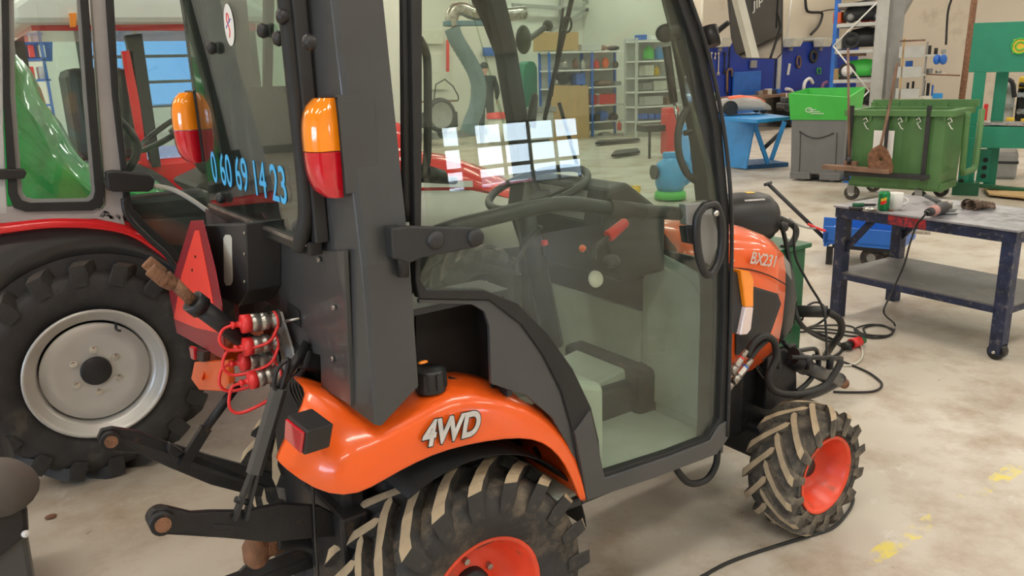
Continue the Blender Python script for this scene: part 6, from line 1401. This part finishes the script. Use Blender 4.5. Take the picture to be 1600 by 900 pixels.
# the man walking away in dark work clothes
def person():
    F_ = at(761,224,2,0); F_=Vector((F_.x,F_.y,0)); k = 1.04
    MN_ = thing('person','man in dark cap and dark work clothes walking away, behind the exhaust hose','person',F_, .9)
    V = {'pel':(0,0,.95),'wai':(0,0,1.12),'che':(.03,0,1.35),'nek':(.05,0,1.50),
         'lh':(0,.10,.90),'lk':(.04,.11,.50),'la':(-.02,.11,.09),'lt':(.14,.11,.04),'rh':(0,-.10,.90),'rk':(.12,-.11,.50),'ra':(.0,-.11,.12),'rt':(.15,-.11,.04),
         'ls':(.03,.20,1.42),'le':(-.02,.27,1.14),'lw':(.10,.24,.92),'rs':(.03,-.20,1.42),'re':(.05,-.28,1.15),'rw':(.22,-.24,.98)}
    R = {'pel':.19,'wai':.19,'che':.21,'nek':.06,'lh':.12,'lk':.085,'la':.05,'lt':.04,'rh':.12,'rk':.085,'ra':.05,'rt':.04,'ls':.10,'le':.07,'lw':.045,'rs':.10,'re':.07,'rw':.04}
    E = [('pel','wai'),('wai','che'),('che','nek'),('pel','lh'),('lh','lk'),('lk','la'),('la','lt'),('pel','rh'),('rh','rk'),('rk','ra'),('ra','rt'),('che','ls'),('ls','le'),('le','lw'),('che','rs'),('rs','re'),('re','rw')]
    K = list(V); me = bpy.data.meshes.new('body'); me.from_pydata([Vector(V[q])*k for q in K],[(K.index(a),K.index(b)) for a,b in E],[])
    me.materials.append(M['cloth_blue']); o = bpy.data.objects.new('body',me); COL.objects.link(o); o.parent = MN_
    sk = o.modifiers.new('skin','SKIN'); 
    for i,q in enumerate(K): me.skin_vertices[0].data[i].radius=(R[q],R[q])
    me.skin_vertices[0].data[0].use_root = True
    o.modifiers.new('sub','SUBSURF').render_levels=2; sk.use_smooth_shade=True
    MB().sph((.07*k,0,1.66*k),.105,16,12,(1.05,.86,1.2)).sph((.175*k,0,1.64*k),.018,8,6).cyl((.055*k,0,1.48*k),(.065*k,0,1.58*k),.055,n=12).sph((.07*k,.095,1.65*k),.025,8,6,(.6,.4,1.2)).sph((.07*k,-.095,1.65*k),.025,8,6,(.6,.4,1.2)).build('head',M['skin'],MN_)
    MB().sph((.06*k,0,1.71*k),.112,16,8,(1.08,.9,.85)).bx(.13,.26,-.07,.07,1.735,1.75).build('cap',M['cloth_blue'],MN_)
    for s,w_ in ((1,'lw'),(-1,'rw')):
        W = Vector(V[w_])*k; h = MB().sph(W+Vector((.02,0,-.05)),.045,10,8,(.9,.45,1.1))
        for j in range(4): h.tube([W+Vector((-.012+.018*j,0,-.08)),W+Vector((-.005+.018*j,-s*.01,-.115)),W+Vector((0+.018*j,-s*.025,-.14+.004*abs(j-1.5)))],[.010,.009,.007],6)
        h.tube([W+Vector((.035,0,-.04)),W+Vector((.06,-s*.01,-.07)),W+Vector((.06,-s*.012,-.095))],[.011,.010,.008],6).build('hand',M['skin'],MN_)
    for s,f in ((1,'la'),(-1,'ra')):
        A = Vector(V[f])*k; MB().loft([[Vector((A.x+x,A.y+y*w2,z*h2)) for y,z in ((-1,.0),(-1,.6),(-.5,1),(.5,1),(1,.6),(1,0))] for x,w2,h2 in ((-.09,.035,.09),(-.03,.045,.13),(.06,.045,.09),(.15,.05,.07),(.20,.03,.05))],closed=True).build('shoe',M['black'],MN_)
person()
# things the wing mirror shows, standing behind the camera to the right
def mrr(px, py, t_):
    """point t_ metres along the sight line folded by the wing mirror"""
    P = atp(px, py, MP, MN); d = (P-CX).normalized(); return P + (d - MN*(2*d.dot(MN)))*t_
t = thing('dark_cabinet','large charcoal machine housing with pale letters, seen in the wing mirror','cabinet',(-3.62,-4.02,0))
t.rotation_euler = (0,0,math.atan2(-.90,-.35)+PI)
hs_ = MB().bx(-.44,.75,.0,.7,.05,1.35).build('housing',M['cab'],t,bev=.04); MB().bx(-.03,-.015,-.006,.0,.15,.55).build('panel_gap',M['dark'],t)
for x in (-.36,.5): MB().cyl((x,.05,.06),(x,.12,.06),.06,n=14).build('caster_wheel',M['black'],t)
nn = Vector((.90,-.35,0)).normalized(); o_ = Vector((-3.62,-4.02,0)) + nn*.02
def mrp(px, py):
    P = atp(px, py, MP, MN); d = (P-CX).normalized(); d = d - MN*(2*d.dot(MN)); return P + d*((o_-P).dot(nn)/d.dot(nn))
A, B = mrp(1177,16), mrp(1200,4)
lt = text('pale_lettering','JIP',A,B-A,Z,.11,M['white'],None,ext=.002,sx=(B-A).length/.17); lt.parent = t; bpy.context.view_layer.update(); lt.matrix_parent_inverse = t.matrix_world.inverted()
tag(MB().bar(mrr(1146,-30,3.0),mrr(1182,110,3.0),.065,.04).build('pale_beam',M['offwhite'],None),'pale slanting beam seen at the left of the wing mirror','beam')
tag(hang('yellow_hose',M['yellow'],[mrr(1221,70,6.3),mrr(1219,50,6.3),mrr(1216,30,6.2),mrr(1211,10,6.2),mrr(1205,-20,6.2)],.032,None,8),'yellow hose hanging beside the charcoal housing in the wing mirror','hose')
tag(hang('floor_cable',M['rubber'],[mrr(1204,90,5.0),mrr(1214,60,5.4),mrr(1219,40,5.6),mrr(1214,20,5.6)],.012,None,6),'thin dark cable hanging in the right half of the wing mirror','cord')
# parked cars outside, mirrored in the cab glass
def car(x, y, c, l, rz=0):
    t = thing('parked_car', l, 'car', (x,y,-.2), rz, group='cars parked outside the hall')
    m = mat('car_'+c[0], c[1], .25, coat=1)
    pr = [(-2.1,.35),(-2.15,.75),(-1.9,.95),(-1.2,1.0),(-.7,1.42),(.6,1.45),(1.2,1.05),(1.95,.92),(2.15,.65),(2.15,.35)]
    MB().prism([(a,-.85,b) for a,b in pr],(0,1.7,0)).build('car_body',m,t,bev=.08)
    MB().prism([(a,-.855,b) for a,b in ((-1.0,1.02),(-.65,1.36),(.55,1.38),(1.0,1.05))],(0,1.71,0)).build('side_glass',M['black'],t)
    for s in (-1,1):
        for a in (-1.3,1.35): MB().cyl((a,s*.88,.32),(a,s*.68,.32),.32,n=20).build('wheel',M['tyre_side'],t)
for k,(x,y,c,l) in enumerate(((12.5,-19,('red',(.5,.02,.03)),'red car parked outside, first in the reflected row'),(18,-20.5,('navy',(.03,.06,.25)),'dark blue car parked outside, second in the row'),(23.5,-19.5,('blue',(.04,.10,.4)),'blue car parked outside, third in the row'),(29.5,-20,('silver',(.5,.52,.55)),'silver car parked outside, fourth in the row'),(9,-16,('sky',(.2,.4,.6)),'light blue car parked outside nearest the small window'))): car(x,y,c,l,.1)
struct(MB().bx(-30,60,-45,-44.5,-.2,1.5).build('trim_20',M['grey'],None,))
# far left: things seen through the red tractor's side window
BR = PL(at(30,130,1,9.0),(1,0))
br_ = thing('blue_rack','blue rack with parts boxes seen through the window of the red tractor','rack',Vector((BR.P.x,BR.P.y,0)),world=True)
for x in (-30,78): BR.box(MB(),x,52,x+4,260,.05,zb=0).build('rack_post',M['blue'],br_)
for y in (58,92,125,165): BR.box(MB(),-30,y,80,y+3,.5).build('rack_shelf',M['blue'],br_)
MB().prism([BR.p(-30,56,.55),BR.p(82,56,.55),BR.p(82,96,.55),BR.p(-30,96,.55)],(0,.02,0)).build('back_board',M['blue'],br_)
for k in range(12): x0=-24+17*(k%6); y0=(70,104)[k//6]; tag(BR.box(MB(),x0,y0,x0+10,y0+20,.25,.05).build('parts_box',M[['grey','white','red','grey','cab_dull','yellow'][(k*5)%6]],None,bev=.01),['grey','white','red','pewter','black','yellow'][(k*5)%6]+' parts box on the '+('upper' if k<6 else 'lower')+' shelf of the blue rack, '+['first','second','third','fourth','fifth','sixth'][k%6]+' from the left','box','parts boxes on the blue rack')
for k in range(9): BR.box(MB(),-30+12*k,46,-23+12*k,56,.03,-.3).build('awning_stripe',M['white'],br_)
BR.box(MB(),-30,46,80,57,.02,-.27).build('awning',M['blue'],br_)
